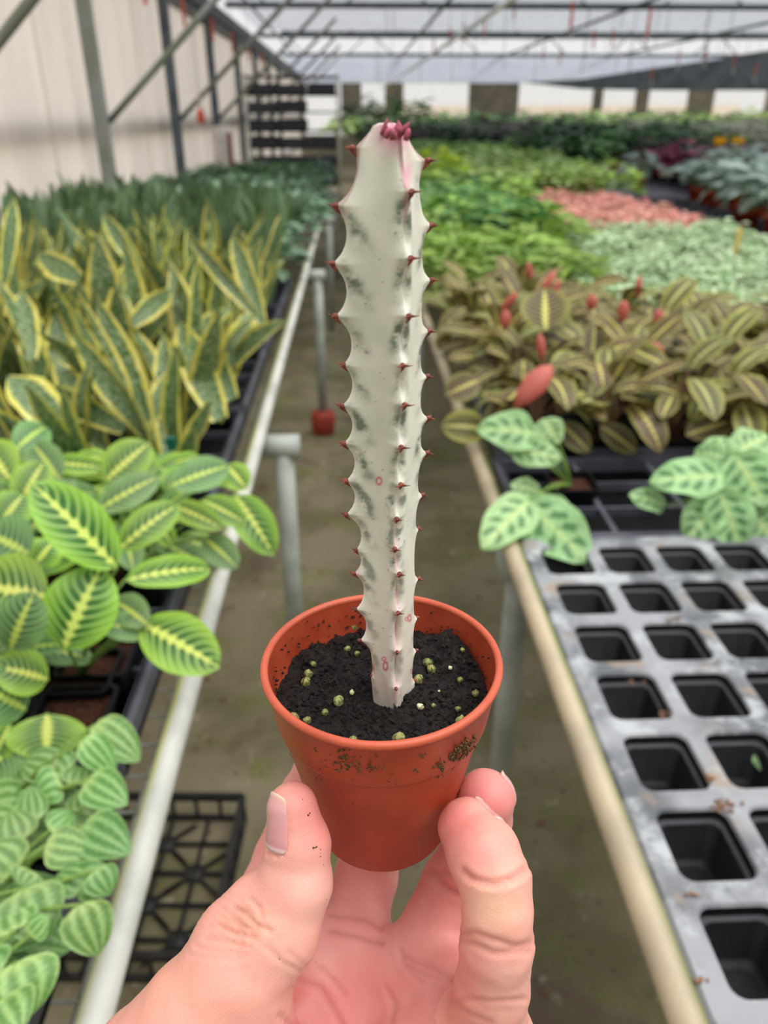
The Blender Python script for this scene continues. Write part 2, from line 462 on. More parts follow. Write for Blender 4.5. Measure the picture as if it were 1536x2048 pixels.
# ================================================================== benches, trays, floor things
ZR, ZM = 0.79, 0.730             # bench rail height, bench mesh height
M_RAILW = None
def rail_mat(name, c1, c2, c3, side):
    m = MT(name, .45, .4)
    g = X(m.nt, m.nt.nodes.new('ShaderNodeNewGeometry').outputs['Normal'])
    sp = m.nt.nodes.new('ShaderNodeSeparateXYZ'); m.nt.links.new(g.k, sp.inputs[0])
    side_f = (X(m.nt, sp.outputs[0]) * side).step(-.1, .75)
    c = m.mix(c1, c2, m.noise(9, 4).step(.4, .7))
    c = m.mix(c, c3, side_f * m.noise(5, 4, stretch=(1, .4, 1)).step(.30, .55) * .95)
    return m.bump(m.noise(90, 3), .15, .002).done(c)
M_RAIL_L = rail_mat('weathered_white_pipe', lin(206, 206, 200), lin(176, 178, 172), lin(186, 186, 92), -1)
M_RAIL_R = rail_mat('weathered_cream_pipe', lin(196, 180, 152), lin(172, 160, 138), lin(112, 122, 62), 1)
M_LEG = plain('pale_leg_pipe', lin(172, 178, 172), .5, .4, nscale=14, c2=lin(150, 156, 148))
M_WIRE = plain('bench_wire', lin(140, 142, 136), .5, .5, nscale=30, c2=lin(108, 108, 96))
M_REDCAP = plain('red_foot_block', lin(176, 70, 56), .6, .3, nscale=40, c2=lin(150, 58, 48))
M_MESHW = plain('bench_mesh_underlay', lin(96, 92, 70), .8, .2, nscale=20, c2=lin(74, 74, 54))
def bench(name, xa, xb, ya, yb, rails, lab, leg_y, leg_dx, step=.05, wire_to=2.2, cap=None):
    b = empty(name, (0, 0, 0)); tag(b, lab, 'bench')
    for (x, r, mt, lb) in rails:
        o = MB().tube([(x, ya, ZR), (x, 1.6, ZR), (x, 4, ZR), (x, yb, ZR)], r, 16).obj('rail', mt, b); tag(o, lb)
    wm = MB().tube([(xa, 0, 0), (xb, 0, 0)], .0022, 6).mesh('cross_wire', M_WIRE)
    y = ya
    while y < wire_to:
        link('cross_wire', wm, b, Matrix.Translation((0, y, ZM))); y += step
    for q in range(int((xb - xa) / .3) + 1):
        MB().tube([(xa + .015 + q * .3, ya, ZM - .005), (xa + .015 + q * .3, yb, ZM - .005)], .003, 6).obj('long_wire', M_WIRE, b)
    for (x, y, low) in [(q[0], q[1], 0) for q in leg_y]:
        lg = MB().tube([(x, y, 0), (x, y, ZR - .02)], .021, 12).obj('leg', M_LEG, b)
        MB().tube([(x - .05 * leg_dx, y, ZR - .035), (x + .035 * leg_dx, y, ZR - .035)], .026, 12).obj('fitting', M_LEG, lg)
        if cap and (x, y) in cap:
            MB().lathe([(.045, 0), (.055, .01), (.06, .09), (.05, .11), (.022, .115)], 20, (x, y, 0), cap0=True).obj('foot_block', M_REDCAP, lg)
    return b
bench('plant_bench', -1.46, -.214, -.4, 9.4, [(-.206, .0138, M_RAIL_L, 'white pipe rail with yellow algae'), (-1.45, .018, M_RAIL_L, 'rail by the corrugated wall')],
      'long bench under the snake plants, with a white pipe rail along the aisle', [(-.158, 1.57), (-.158, 3.57), (-.158, 5.6), (-.158, 7.6), (-1.4, 1.57), (-1.4, 3.57)], 1, cap=[(-.158, 3.57)])
bench('plant_bench', .25, 2.0, -.4, 14.5, [(.243, .0148, M_RAIL_R, 'cream pipe rail with a green underside'), (2.02, .022, M_RAIL_R, 'far cream rail')],
      'wide bench under the empty cell tray, with a cream pipe rail along the aisle', [(.262, 1.06), (.262, 3.1), (.262, 5.2), (1.95, 3.1), (1.95, 5.2)], -1)
bench('plant_bench', 2.10, 4.2, 2.4, 15.0, [(4.22, .02, M_RAIL_R, 'outer rail')],
      'third bench beyond the far cream rail, carrying silvery plants in red pots', [(2.2, 4), (2.2, 7), (4.1, 4), (4.1, 7)], 1, step=.2, wire_to=6)

# ---- trays
m = MT('dusty_black_plastic', .42, .5)
c = m.mix(lin(150, 153, 158), lin(92, 96, 102), m.noise(7, 5).step(.42, .60))
c = m.mix(c, lin(182, 186, 190), m.noise(9, 5, rough=.65).step(.50, .62) * .85)
c = m.mix(c, lin(150, 132, 112), m.noise(13, 5).step(.56, .68) * .8)
c = m.mix(c, lin(176, 140, 112), m.noise(26, 4).step(.70, .75) * .8)
M_TRAY = m.done(m.mix(c, lin(196, 198, 202), m.noise(31, 5, rough=.7).step(.55, .72) * .55))
M_BLACK = plain('black_plastic', lin(10, 11, 14), .45, .25, nscale=20, c2=lin(18, 20, 24))
M_GREYB = plain('grey_black_plastic', lin(70, 72, 82), .4, .5, nscale=12, c2=lin(96, 98, 110))
M_LEDGE = plain('cell_ledge_grey', lin(84, 84, 90), .45, .4, nscale=20, c2=lin(66, 66, 72))
def rrect(cx, cy, hx_, hy_, r, n=5):
    pts = []
    for (sx, sy, a0) in ((1, 1, 0), (-1, 1, 90), (-1, -1, 180), (1, -1, 270)):
        for k in range(n):
            a = math.radians(a0 + 90 * k / (n - 1))
            pts.append((cx + sx * (hx_ - r) + r * math.cos(a), cy + sy * (hy_ - r) + r * math.sin(a)))
    return pts
PXC, PYC = .0905, .1020
def cell_tray(name, nx, ny, loc, label, rz=0.0):
    t = empty(name, loc, rz); tag(t, label, 'tray')
    mb = MB(); mg = .013
    for i in range(nx):
        for j in range(ny):
            cx, cy = mg + (i + .5) * PXC, mg + (j + .5) * PYC
            inn = rrect(cx, cy, .0345, .0385, .012)
            x0, x1, y0, y1 = cx - PXC / 2, cx + PXC / 2, cy - PYC / 2, cy + PYC / 2
            n = len(inn)
            outp = []
            for (x, y) in inn:
                dx, dy = x - cx, y - cy
                k = min(PXC / 2 / max(1e-9, abs(dx)), PYC / 2 / max(1e-9, abs(dy)))
                outp.append((cx + dx * k, cy + dy * k))
            corners = {4 * 0 + 2: (x1, y1)}
            for q, (sx, sy) in enumerate(((1, 1), (-1, 1), (-1, -1), (1, -1))):
                outp[q * 5 + 2] = (cx + sx * PXC / 2, cy + sy * PYC / 2)
            dish = [(p[0], p[1], 0.0) for p in outp] + [(cx + (x - cx) * 1.05, cy + (y - cy) * 1.05, -.0006) for (x, y) in inn] + [(x, y, -.004) for (x, y) in inn]
            f = [(k, (k + 1) % n, n + (k + 1) % n, n + k) for k in range(n)] + [(n + k, n + (k + 1) % n, 2 * n + (k + 1) % n, 2 * n + k) for k in range(n)]
            mb.add(dish, f)
    Wt, Lt = nx * PXC + 2 * mg, ny * PYC + 2 * mg
    a = rrect(Wt / 2, Lt / 2, Wt / 2 - mg, Lt / 2 - mg, .0001, 5); b = rrect(Wt / 2, Lt / 2, Wt / 2, Lt / 2, .012, 5); c_ = rrect(Wt / 2, Lt / 2, Wt / 2 + .003, Lt / 2 + .003, .014, 5)
    n = 20
    mb.add([(x, y, 0) for x, y in a] + [(x, y, .001) for x, y in b] + [(x, y, -.003) for x, y in c_] + [(x, y, -.022) for x, y in c_],
           [(r * n + k, r * n + (k + 1) % n, (r + 1) * n + (k + 1) % n, (r + 1) * n + k) for r in range(3) for k in range(n)])
    mb.obj('top_sheet', M_TRAY, t, smooth=False)
    cm = MB()
    rings = [(.0345, .0385, -.004), (.0338, .0378, -.014), (.0300, .0340, -.016), (.0285, .0325, -.062), (.018, .02, -.063)]
    vv = [(x, y, z) for (hx_, hy_, z) in rings for (x, y) in rrect(0, 0, hx_, hy_, .010)]
    f = [(r * 20 + k, r * 20 + (k + 1) % 20, (r + 1) * 20 + (k + 1) % 20, (r + 1) * 20 + k) for r in range(4) for k in range(20)]
    f.append(tuple(80 + k for k in range(20)))
    cm.add(vv, f); cm.mi = [1 if 20 <= k < 40 else 0 for k in range(len(cm.f))]; cmesh = cm.mesh('cell', [M_BLACK, M_LEDGE])
    for i in range(nx):
        for j in range(ny):
            link('cell', cmesh, t, Matrix.Translation((mg + (i + .5) * PXC, mg + (j + .5) * PYC, 0)))
    return t
cell_tray('cell_tray', 5, 7, (.259, .316, .800), 'dusty grey tray with empty square cells on the wide bench')
cell_tray('cell_tray', 5, 4, (.259, -.130, .800), 'second dusty cell tray nearer the viewer, cut off at the picture bottom')
cell_tray('cell_tray', 5, 7, (.745, .316, .800), 'dusty empty cell tray beside the first one, further from the aisle')
M_DEBRIS = plain('dry_debris', lin(150, 112, 84), .9, .1, nscale=300, c2=lin(110, 80, 60))
mb = MB()
for (px, py, n, s) in [(1345, 1235, 10, 8), (1450, 1610, 26, 14), (1330, 1430, 10, 10), (1405, 1960, 6, 6), (1260, 1365, 8, 8), (1390, 1790, 6, 8), (1420, 1555, 8, 8)]:
    for _ in range(n):
        p = at_z(rs.gauss(px, s), rs.gauss(py, s * .5), .8015); crumb0 = p
        q = rs.uniform(.0015, .004)
        mb.box(p, (q, q * .6, q * .5), Matrix.Rotation(rs.uniform(0, 3), 3, 'Z'))
tag(mb.obj('plant_debris', M_DEBRIS, smooth=False), 'dry brown crumbs scattered over the dusty cell tray', 'debris', kind='stuff')

def rib_tray(name, nx, ny, px_, py_, loc, label, rib=.006, depth=.05, mat_=None):
    """carry tray: frame and ribs over open dark pockets"""
    t = empty(name, loc); tag(t, label, 'tray')
    Wt, Lt = nx * px_, ny * py_
    fm = MB()
    for (c_, d) in (((Wt / 2, 0, -.012), (Wt + .016, .014, .024)), ((Wt / 2, Lt, -.012), (Wt + .016, .014, .024)), ((0, Lt / 2, -.012), (.014, Lt, .024)), ((Wt, Lt / 2, -.012), (.014, Lt, .024))):
        fm.box(c_, d)
    fm.obj('frame', mat_ or M_GREYB, t, smooth=False)
    MB().box((Wt / 2, Lt / 2, -depth), (Wt, Lt, .003)).obj('bottom', M_BLACK, t, smooth=False)
    for (c_, d) in (((Wt / 2, 0.004, -depth / 2), (Wt, .003, depth)), ((Wt / 2, Lt - .004, -depth / 2), (Wt, .003, depth)), ((.004, Lt / 2, -depth / 2), (.003, Lt, depth)), ((Wt - .004, Lt / 2, -depth / 2), (.003, Lt, depth))):
        MB().box(c_, d).obj('side', M_BLACK, t, smooth=False)
    for i in range(1, nx): MB().box((i * px_, Lt / 2, -.008), (rib * 1.4, Lt, .010)).obj('rib', mat_ or M_GREYB, t, smooth=False)
    for j in range(1, ny): MB().box((Wt / 2, j * py_, -.012), (Wt, rib, .016)).obj('rib', mat_ or M_GREYB, t, smooth=False)
    return t
rib_tray('carry_tray', 4, 3, .145, .100, (.275, 1.070, .800), 'black ribbed carry tray holding the two pale spotted plants', depth=.06)
rib_tray('carry_tray', 5, 5, .12, .11, (.29, 1.42, .800), 'black carry tray under the red-veined plants nearest the aisle')
rib_tray('carry_tray', 5, 5, .12, .11, (.92, 1.42, .800), 'black carry tray under the middle of the red-veined plants')
# left bench trays along the rail
for k, (y, n) in enumerate([(.10, 4), (.645, 4), (1.19, 4), (1.735, 4), (2.28, 4), (2.83, 4)]):
    rib_tray('carry_tray', 4, n, .105, .13, (-.264 - .42, y, .790),
             ['black carry tray under the crinkled plants at the bottom edge', 'black carry tray under the lime striped plants', 'black carry tray at the front of the snake plants', 'black carry tray amid the yellow-edged snake plants beside the rail',
              'black carry tray under the farther yellow-edged snake plants', 'black carry tray in front of the dark snake plants'][k], mat_=M_GREYB)
# ---- a black mesh crate lying on the floor
M_CRATE = plain('black_crate', lin(34, 34, 36), .5, .4, nscale=16, c2=lin(52, 50, 48))
cr = empty('floor_crate', (-.595, .88, .0), math.radians(-3)); tag(cr, 'black lattice plastic crate lying on the aisle floor', 'crate')
CW, CL, CH = .315, .36, .07
for (c_, d) in (((CW / 2, 0, CH), (CW, .012, .016)), ((CW / 2, CL, CH), (CW, .012, .016)), ((0, CL / 2, CH), (.012, CL, .016)), ((CW, CL / 2, CH), (.012, CL, .016))):
    MB().box(c_, d).obj('rim_bar', M_CRATE, cr, smooth=False)
for (c_, d) in (((CW / 2, 0, .006), (CW, .010, .012)), ((CW / 2, CL, .006), (CW, .010, .012)), ((0, CL / 2, .006), (.010, CL, .012)), ((CW, CL / 2, .006), (.010, CL, .012))):
    MB().box(c_, d).obj('base_bar', M_CRATE, cr, smooth=False)
for i in range(7):
    x = CW * i / 6
    for y in (0, CL): MB().box((x, y, CH / 2), (.007, .006, CH)).obj('stave', M_CRATE, cr, smooth=False)
for j in range(1, 7):
    y = CL * j / 7
    for x in (0, CW): MB().box((x, y, CH / 2), (.006, .007, CH)).obj('stave', M_CRATE, cr, smooth=False)
for i in range(1, 4): MB().box((CW * i / 4, CL / 2, .008), (.007, CL, .008)).obj('slat', M_CRATE, cr, smooth=False)
for j in range(1, 5): MB().box((CW / 2, CL * j / 5, .008), (CW, .007, .008)).obj('slat', M_CRATE, cr, smooth=False)
for i in range(4):
    for j in range(5):
        if (i + j) % 2: continue
        cx, cy = CW * (i + .5) / 4, CL * (j + .5) / 5
for (i, j) in [(1, 1), (1, 3), (3, 1), (3, 3), (2, 2), (2, 4)]:
    cx, cy = CW * i / 4, CL * j / 5
    MB().lathe([(.001, .013), (.020, .013), (.020, .004)], 14, (cx, cy, 0)).obj('boss', M_CRATE, cr)
    for s in (-1, 1):
        MB().box((cx, cy, .008), (.145, .006, .007), Matrix.Rotation(s * math.radians(42), 3, 'Z')).obj('slat', M_CRATE, cr, smooth=False)
# small floor litter
mb = MB()
for _ in range(160):
    p = Vector((rs.uniform(-.5, .5), rs.uniform(.3, 4), .004)); q = rs.uniform(.004, .014)
    mb.box(p, (q, q * .5, q * .4), Matrix.Rotation(rs.uniform(0, 3), 3, 'Z'))
tag(mb.obj('floor_debris', M_DEBRIS, smooth=False), 'leaf crumbs and grit littering the aisle floor', 'debris', kind='stuff')
# ---- far rack with black trays by the wall, and a canister
rk = empty('tray_rack', (-1.33, 11.2, 0)); tag(rk, 'tall metal rack stacked with black trays at the end of the bench by the wall', 'rack')
RW, RD, RH = 1.18, .5, 1.86
for x in (0, RW):
    for y in (0, RD): MB().tube([(x, y, 0), (x, y, RH)], .016, 8).obj('upright', M_RAIL_L, rk)
SHELF = (.55, .78, 1.00, 1.20, 1.42, 1.62, 1.82)
for z in SHELF: MB().box((RW / 2, RD / 2, z), (RW, RD, .02)).obj('shelf', M_DARK, rk, smooth=False)
for k, z in enumerate(SHELF[:-1]):
    for q in range(3):
        if (k == 4 and q == 2) or (k == 3 and q == 2): continue
        t = empty('nursery_tray', (-1.33 + .02 + q * .385, 11.22, z + .012)); tag(t, f'black nursery tray on the {ordw(k)} rack shelf from below, {("next to the wall", "in the middle", "on the aisle side")[q]}', 'tray', 'trays on the far rack')
        hgt = .10 + .03 * rs.random()
        MB().box((.18, .2, hgt / 2), (.36, .40, hgt)).obj('body', M_BLACK, t, smooth=False)
        for w in range(3): MB().box((.18, -.003, hgt * (.25 + .25 * w)), (.36, .01, .012)).obj('rim', M_GREYB, t, smooth=False)
cn = empty('canister', (-1.28, 8.5, .82)); tag(cn, 'white canister with a dark red side hanging near the wall posts', 'canister')
M_WHITE = plain('white_enamel', lin(228, 220, 214), .4, .4, nscale=10, c2=lin(210, 202, 196)); M_RED = plain('dark_red', lin(140, 44, 50), .4, .4, nscale=10, c2=lin(120, 40, 44))
MB().lathe([(.02, 0), (.08, .01), (.085, .03), (.085, .40), (.07, .46), (.03, .48), (.001, .48)], 24).obj('body', M_WHITE, cn)
MB().box((.088, 0, .22), (.03, .09, .40)).obj('side_panel', M_RED, cn, smooth=False)
MB().tube([(0, 0, .48), (0, 0, 1.0)], .006, 6).obj('hanger', M_DARK, cn)
lt = empty('warning_tag', (XH, 6.9, at_y(421, 232, 6.9).z)); tag(lt, 'small orange-red plastic bottle hanging in front of the wall posts', 'bottle')
MB().lathe([(.001, -.05), (.028, -.05), (.03, -.02), (.03, .03), (.012, .045), (.012, .06), (.001, .06)], 14).obj('bottle_body', plain('orange_red', lin(226, 92, 66), .4, .4, nscale=10, c2=lin(206, 80, 60)), lt)
MB().tube([(0, 0, .05), (0, 0, .34)], .010, 6).obj('clear_neck', M_CLEAR, lt); MB().tube([(0, 0, .34), (0, 0, 2.56 - lt.location.z)], .003, 5).obj('wire', M_DARK, lt)
lt.name = 'plastic_bottle'
# ================================================================== the held plant: pot, soil, cactus
rng = random.Random(11)
POT = Vector((at_y(764, 1330, 0.1737).x, 0.1737, CAM.z - 0.1368))     # centre of the rim plane
POT_R, POT_B, POT_H = 0.0338, 0.0208, 0.0625

m = MT('terracotta_plastic', 0.42, 0.35, transl=0.06)
c = m.mix(lin(180, 76, 48), lin(160, 63, 38), m.noise(60, 3).step(0.3, 0.7))
speck = m.noise(900, 2).step(0.70, 0.76) * m.noise(90, 2).step(0.52, 0.66)
c = m.mix(c, lin(96, 60, 42), speck * 0.75)
m.bump(m.noise(700, 2), 0.06, 0.0005)
M_POT = m.done(c)

pot = empty('flower_pot', POT - Vector((0, 0, POT_H)))
tag(pot, 'small round terracotta-coloured plastic pot held between thumb and fingers', 'pot')
Hh = POT_H
prof_out = [(0.004, -0.0008 + 0.002), (POT_B - 0.004, 0.0014), (POT_B - 0.0022, 0.0003), (POT_B - 0.0004, 0.0003), (POT_B, 0.0010), (POT_B + 0.0006, 0.0038),
            (POT_B + 0.0009, 0.0044), (0.0240, 0.0185), (0.0270, 0.033), (0.02925, 0.0440), (0.02945, 0.0446), (0.03035, 0.0452), (0.0307, 0.0465), (0.0317, 0.0530),
            (0.0327, 0.0598), (0.03315, 0.0606), (0.0336, 0.0610), (POT_R, 0.0616), (POT_R - 0.0002, 0.0624), (POT_R - 0.0010, 0.0628), (POT_R - 0.0018, 0.0624),
            (POT_R - 0.0021, 0.0614), (0.0308, 0.0530), (0.0297, 0.0470), (0.0288, 0.0464), (0.0284, 0.0458), (0.0262, 0.033), (0.0226, 0.016), (0.004, 0.006)]
mb = MB().lathe(prof_out, 128)
out = []
for (x, y, z) in mb.v:                                   # slightly squeezed, hand-worn plastic
    a = math.atan2(y, x); k = 1 + 0.010 * math.sin(2 * a + 0.5) * (z / Hh) + 0.004 * math.sin(3 * a)
    out.append((x * k, y * k, z))
mb.v = out
body = mb.obj('pot_body', M_POT, pot)
# rounded rim bead
rim = MB().tube([(0, 0, 0)] * 0 + [((POT_R - 0.0010) * (1 + 0.010 * math.sin(2 * a + 0.5) + 0.004 * math.sin(3 * a)) * math.cos(a),
                 (POT_R - 0.0010) * (1 + 0.010 * math.sin(2 * a + 0.5) + 0.004 * math.sin(3 * a)) * math.sin(a), 0.0621) for a in [2 * math.pi * k / 96 for k in range(97)]], 0.00115, 10, cap=False)
M_RIM_LIT = plain('terracotta_rim_lit', lin(202, 96, 68), 0.38, 0.4, nscale=80, c2=lin(190, 86, 60))  # same plastic as the body, with the top light put into its colour
rim.obj('rim', M_RIM_LIT, pot)

# dirt stuck on the outside of the pot
def pot_hit(px, py, inner=False):
    """where the line of sight meets the pot's outer wall"""
    o = CAM - (POT - Vector((0, 0, POT_H))); d = ray(px, py)
    best = None
    for i in range(700):
        t = 0.15 + i * 0.0002
        p = o + d * t
        if p.z > Hh + 0.0005: continue
        z = max(0.0, min(Hh, p.z))
        r = np.interp(z, [0.0, .0044, .0185, .033, .0446, .0465, .0598, Hh], [POT_B, POT_B + .0009, .0240, .0270, .02945, .0307, .0327, POT_R])
        if math.hypot(p.x, p.y) <= r:
            return p
    return None
M_DIRT = plain('dried_soil', lin(74, 54, 40), 0.9, 0.1, nscale=1500, c2=lin(120, 96, 66))
def crumb(mb, p, s, rg):
    q = Matrix.Rotation(rg.uniform(0, 6.28), 3, Vector((rg.uniform(-1, 1), rg.uniform(-1, 1), rg.uniform(-1, 1))).normalized())
    base = [(1, 0, 0), (-1, 0, 0), (0, 1, 0), (0, -1, 0), (0, 0, 1), (0, 0, -1)]
    sc = (rg.uniform(.5, 1.3), rg.uniform(.4, 1.0), rg.uniform(.4, .8))
    vv = [Vector(p) + q @ Vector((b[0] * sc[0] * s * rg.uniform(.7, 1.2), b[1] * sc[1] * s * rg.uniform(.7, 1.2), b[2] * sc[2] * s)) for b in base]
    mb.add(vv, [(0, 2, 4), (2, 1, 4), (1, 3, 4), (3, 0, 4), (2, 0, 5), (1, 2, 5), (3, 1, 5), (0, 3, 5)])
dirt = MB()
for (cx, cy, sx, sy, n, s) in [(686, 1498, 10, 8, 16, .00060), (690, 1514, 14, 9, 30, .00060), (688, 1532, 16, 10, 46, .00062), (718, 1528, 9, 10, 18, .0005), (745, 1536, 20, 6, 26, .0005),
                               (662, 1508, 14, 3, 12, .0004), (640, 1532, 20, 8, 12, .0004), (632, 1500, 4, 7, 6, .0005), (920, 1504, 12, 12, 44, .00062), (934, 1492, 12, 10, 28, .0006), (906, 1516, 10, 7, 20, .0005),
                               (950, 1485, 6, 14, 14, .0005), (882, 1532, 8, 6, 18, .00055), (875, 1552, 10, 3, 7, .0004), (845, 1512, 10, 6, 7, .0004), (832, 1540, 6, 5, 5, .0004), (782, 1562, 8, 2, 4, .0003),
                               (700, 1560, 60, 3, 12, .00025), (790, 1570, 50, 6, 12, .00025), (640, 1556, 8, 4, 5, .00035), (760, 1700, 90, 30, 14, .00018), (820, 1725, 50, 6, 8, .0002), (800, 1520, 120, 30, 24, .0002), (706, 1602, 3, 3, 1, .0004)]:
    for _ in range(n):
        p = pot_hit(rng.gauss(cx, sx * .6), rng.gauss(cy, sy * .6))
        if p is not None: crumb(dirt, p, s * rng.uniform(.6, 1.5), rng)
for _ in range(26):                                       # root hairs and fibres in the dirt
    cx, cy = rng.choice([(690, 1525), (640, 1520), (740, 1538), (925, 1500), (880, 1535)])
    p = pot_hit(rng.gauss(cx, 22), rng.gauss(cy, 10))
    if p is None: continue
    n = Vector((p.x, p.y, 0)).normalized(); t = Vector((-n.y, n.x, 0))
    a = rng.uniform(0, 3.1); d = (t * math.cos(a) + Vector((0, 0, 1)) * math.sin(a)) * rng.uniform(.001, .003)
    dirt.tube([p, p + d * .5 + n * .0006, p + d], .00008, 4)
o = dirt.obj('dirt_smear', M_DIRT, pot, smooth=False); tag(o, 'dried brown soil crumbs stuck below the rim', kind='stuff')

# ---- soil
SOIL_Z = POT.z - 0.0105
def soil_h(x, y):
    """height of the soil surface over SOIL_Z at pot-centred x, y"""
    p = Vector((x * 60, y * 60, 3.1))
    h = 0.0026 * noise.noise(p) + 0.0020 * noise.noise(p * 2.3) + 0.0014 * noise.noise(p * 5.1)
    h += 0.0042 * math.exp(-((x - .021) ** 2 + (y - .017) ** 2) / .00008)         # heap at the far right
    h += 0.0016 * math.exp(-((x - .004) ** 2 + (y + .012) ** 2) / .00003)
    h -= 0.0022 * math.exp(-((x + .024) ** 2 + (y - .010) ** 2) / .00010)
    return h
m = MT('wet_potting_soil', 0.5, 0.5)
c = m.mix(lin(21, 16, 14), lin(44, 33, 27), m.noise(420, 5).step(0.4, 0.75))
m.bump(m.noise(900, 6, rough=.7), 1.0, 0.0014)
M_SOIL = m.done(c)
mb = MB()
NR, NA = 46, 150
vv, ff = [], []
for i in range(NR + 1):
    r = 0.0303 * i / NR
    for k in range(NA):
        a = 2 * math.pi * k / NA
        x, y = r * math.cos(a), r * math.sin(a)
        h = soil_h(x, y) + 0.0011 * noise.noise(Vector((x * 700, y * 700, 1))) + 0.0004 * noise.noise(Vector((x * 2200, y * 2200, 7)))
        vv.append((x, y, h))
for i in range(NR):
    for k in range(NA):
        ff.append((i * NA + k, i * NA + (k + 1) % NA, (i + 1) * NA + (k + 1) % NA, (i + 1) * NA + k))
mb.add(vv, ff)
soil = empty('potting_soil', (POT.x, POT.y, SOIL_Z))
tag(soil, 'dark moist potting soil filling the terracotta-coloured pot', 'soil')
mb.obj('soil_bed', M_SOIL, soil)
mb = MB()
for _ in range(2600):
    a, r = rng.uniform(0, 6.283), 0.0300 * math.sqrt(rng.random())
    x, y = r * math.cos(a), r * math.sin(a)
    crumb(mb, (x, y, soil_h(x, y) + rng.uniform(-.0002, .0005)), rng.choice((.0003, .0004, .0006, .0009, .0013)) * rng.uniform(.7, 1.4), rng)
for _ in range(60):
    a, r = rng.uniform(0, 6.283), 0.028 * math.sqrt(rng.random())
    p = Vector((r * math.cos(a), r * math.sin(a), 0)); p.z = soil_h(p.x, p.y) + .0006
    d = Vector((rng.uniform(-1, 1), rng.uniform(-1, 1), rng.uniform(-.1, .3))).normalized() * rng.uniform(.002, .006)
    mb.tube([p, p + d * .5 + Vector((0, 0, .0005)), p + d], .0001, 4)
for _ in range(90):                                       # crumbs clinging to the inside wall
    a = rng.uniform(-.4, 3.4); z = rng.uniform(-.001, .006) if rng.random() < .8 else rng.uniform(.004, .009)
    r = 0.0300 + .0012 * (z / .010)
    crumb(mb, (r * math.cos(a), r * math.sin(a), z), rng.uniform(.0003, .0007), rng)
o = mb.obj('soil_crumbs', M_SOIL, soil, smooth=False); tag(o, kind='stuff')

# ---- slow-release pellets and perlite grains lying on the soil
m = MT('mossy_pellet', 0.6, 0.3)
M_PELLET = m.bump(m.noise(1800, 4), .6, .0004).done(m.vary(m.mix(lin(150, 152, 92), lin(84, 90, 46), m.noise(900, 3).step(.4, .62)), .2, .02))
M_PERL = plain('pale_grain', lin(225, 228, 190), 0.7, 0.2, nscale=900, c2=lin(190, 195, 140))
def soil_at(px, py):
    p = at_z(px, py, SOIL_Z)
    for _ in range(3):
        x, y = p.x - POT.x, p.y - POT.y
        p = at_z(px, py, SOIL_Z + soil_h(x, y) + .0006)
    return p
def blob(mb, r, rg, n=1, lump=.16):
    bm = bmesh.new(); bmesh.ops.create_icosphere(bm, subdivisions=2, radius=r)
    off = Vector((rg.uniform(0, 50),) * 3)
    for v in bm.verts:
        v.co *= 1 + lump * noise.noise(v.co / r * 1.4 + off)
    bm.verts.ensure_lookup_table()
    mb.add([v.co.copy() for v in bm.verts], [[v.index for v in f.verts] for f in bm.faces]); bm.free()
PEL = [(677, 1405, 11, 'yellow-green fertilizer pellet alone on the soil left of the stem base'), (588, 1442, 13, 'green pellet half against the pot wall at front-left rim'),
       (797, 1481, 13, 'green fertilizer pellet touching the front inner rim'), (650, 1427, 8, 'small green pellet just below-left of the lone yellow-green pellet'),
       (856, 1330, 12, 'upper pale lump of the double pellet right of the stem'), (863, 1342, 11, 'lower lump of the double pellet right of the stem'),
       (836, 1362, 11, 'dark green pellet tucked behind the stem base on its right side'), (922, 1446, 12, 'left half of the mossy pellet pair at the right front rim'),
       (938, 1447, 11, 'right half of the mossy pellet pair at the right front rim'), (706, 1483, 10, 'dark green pellet by the front rim, left of the green one'),
       (612, 1368, 11, 'dull green pellet near the left inner wall'), (617, 1350, 9, 'dark green pellet just above the dull green one at left'), (695, 1300, 8, 'dark green pellet behind the stem on its left'),
       (627, 1330, 6, 'tiny pale pellet shining left of the stem'), (708, 1255, 10, 'ochre pellet behind the stem against the far wall'), (872, 1237, 7, 'green pellet on the far right soil heap'),
       (920, 1362, 7, 'faint green pellet at the middle right of the soil'), (916, 1420, 7, 'faint green pellet above the mossy pair'), (614, 1443, 9, 'dim green pellet beside the one at front-left rim'),
       (714, 1309, 6, 'small yellow-green pellet close to the lower stem tooth'), (867, 1413, 6, 'dim olive pellet right of the pale grain'), (951, 1390, 8, 'dark olive pellet by the right inner wall'), (925, 1302, 6, 'yellowish pellet on the slope of the far right heap')]
for (px, py, r, lab) in PEL:
    p = soil_at(px, py); dep = (p - CAM).dot(_f); rr = r * dep / F_PX
    mb = MB(); blob(mb, rr * rng.uniform(.85, 1.05), rng, lump=.34)
    o = mb.obj('fertilizer_pellet', M_PELLET, M=Matrix.Translation(p + Vector((0, 0, rr * .35))))
    tag(o, lab, 'pellet', 'pellets on the potting soil')
GR = [(840, 1416, 7, 'largest pale grain right of the stem base'), (704, 1387, 5, 'flat pale grain left of the stem base'), (900, 1337, 4, 'pale grain right of the double pellet'), (945, 1357, 2.6, 'tiny white grain toward the right wall'),
      (697, 1242, 4, 'white grain against the far wall behind the stem'), (878, 1383, 2.6, 'thin pale grain between stem and right wall'), (776, 1491, 3, 'pale grain touching the front rim')]
for (px, py, r, lab) in GR:
    p = soil_at(px, py); rr = r * (p - CAM).dot(_f) / F_PX
    mb = MB(); blob(mb, rr, rng, lump=.5)
    o = mb.obj('perlite_grain', M_PERL, M=Matrix.Translation(p + Vector((0, 0, rr * .5))))
    tag(o, lab, 'grain', 'pale grains on the potting soil')

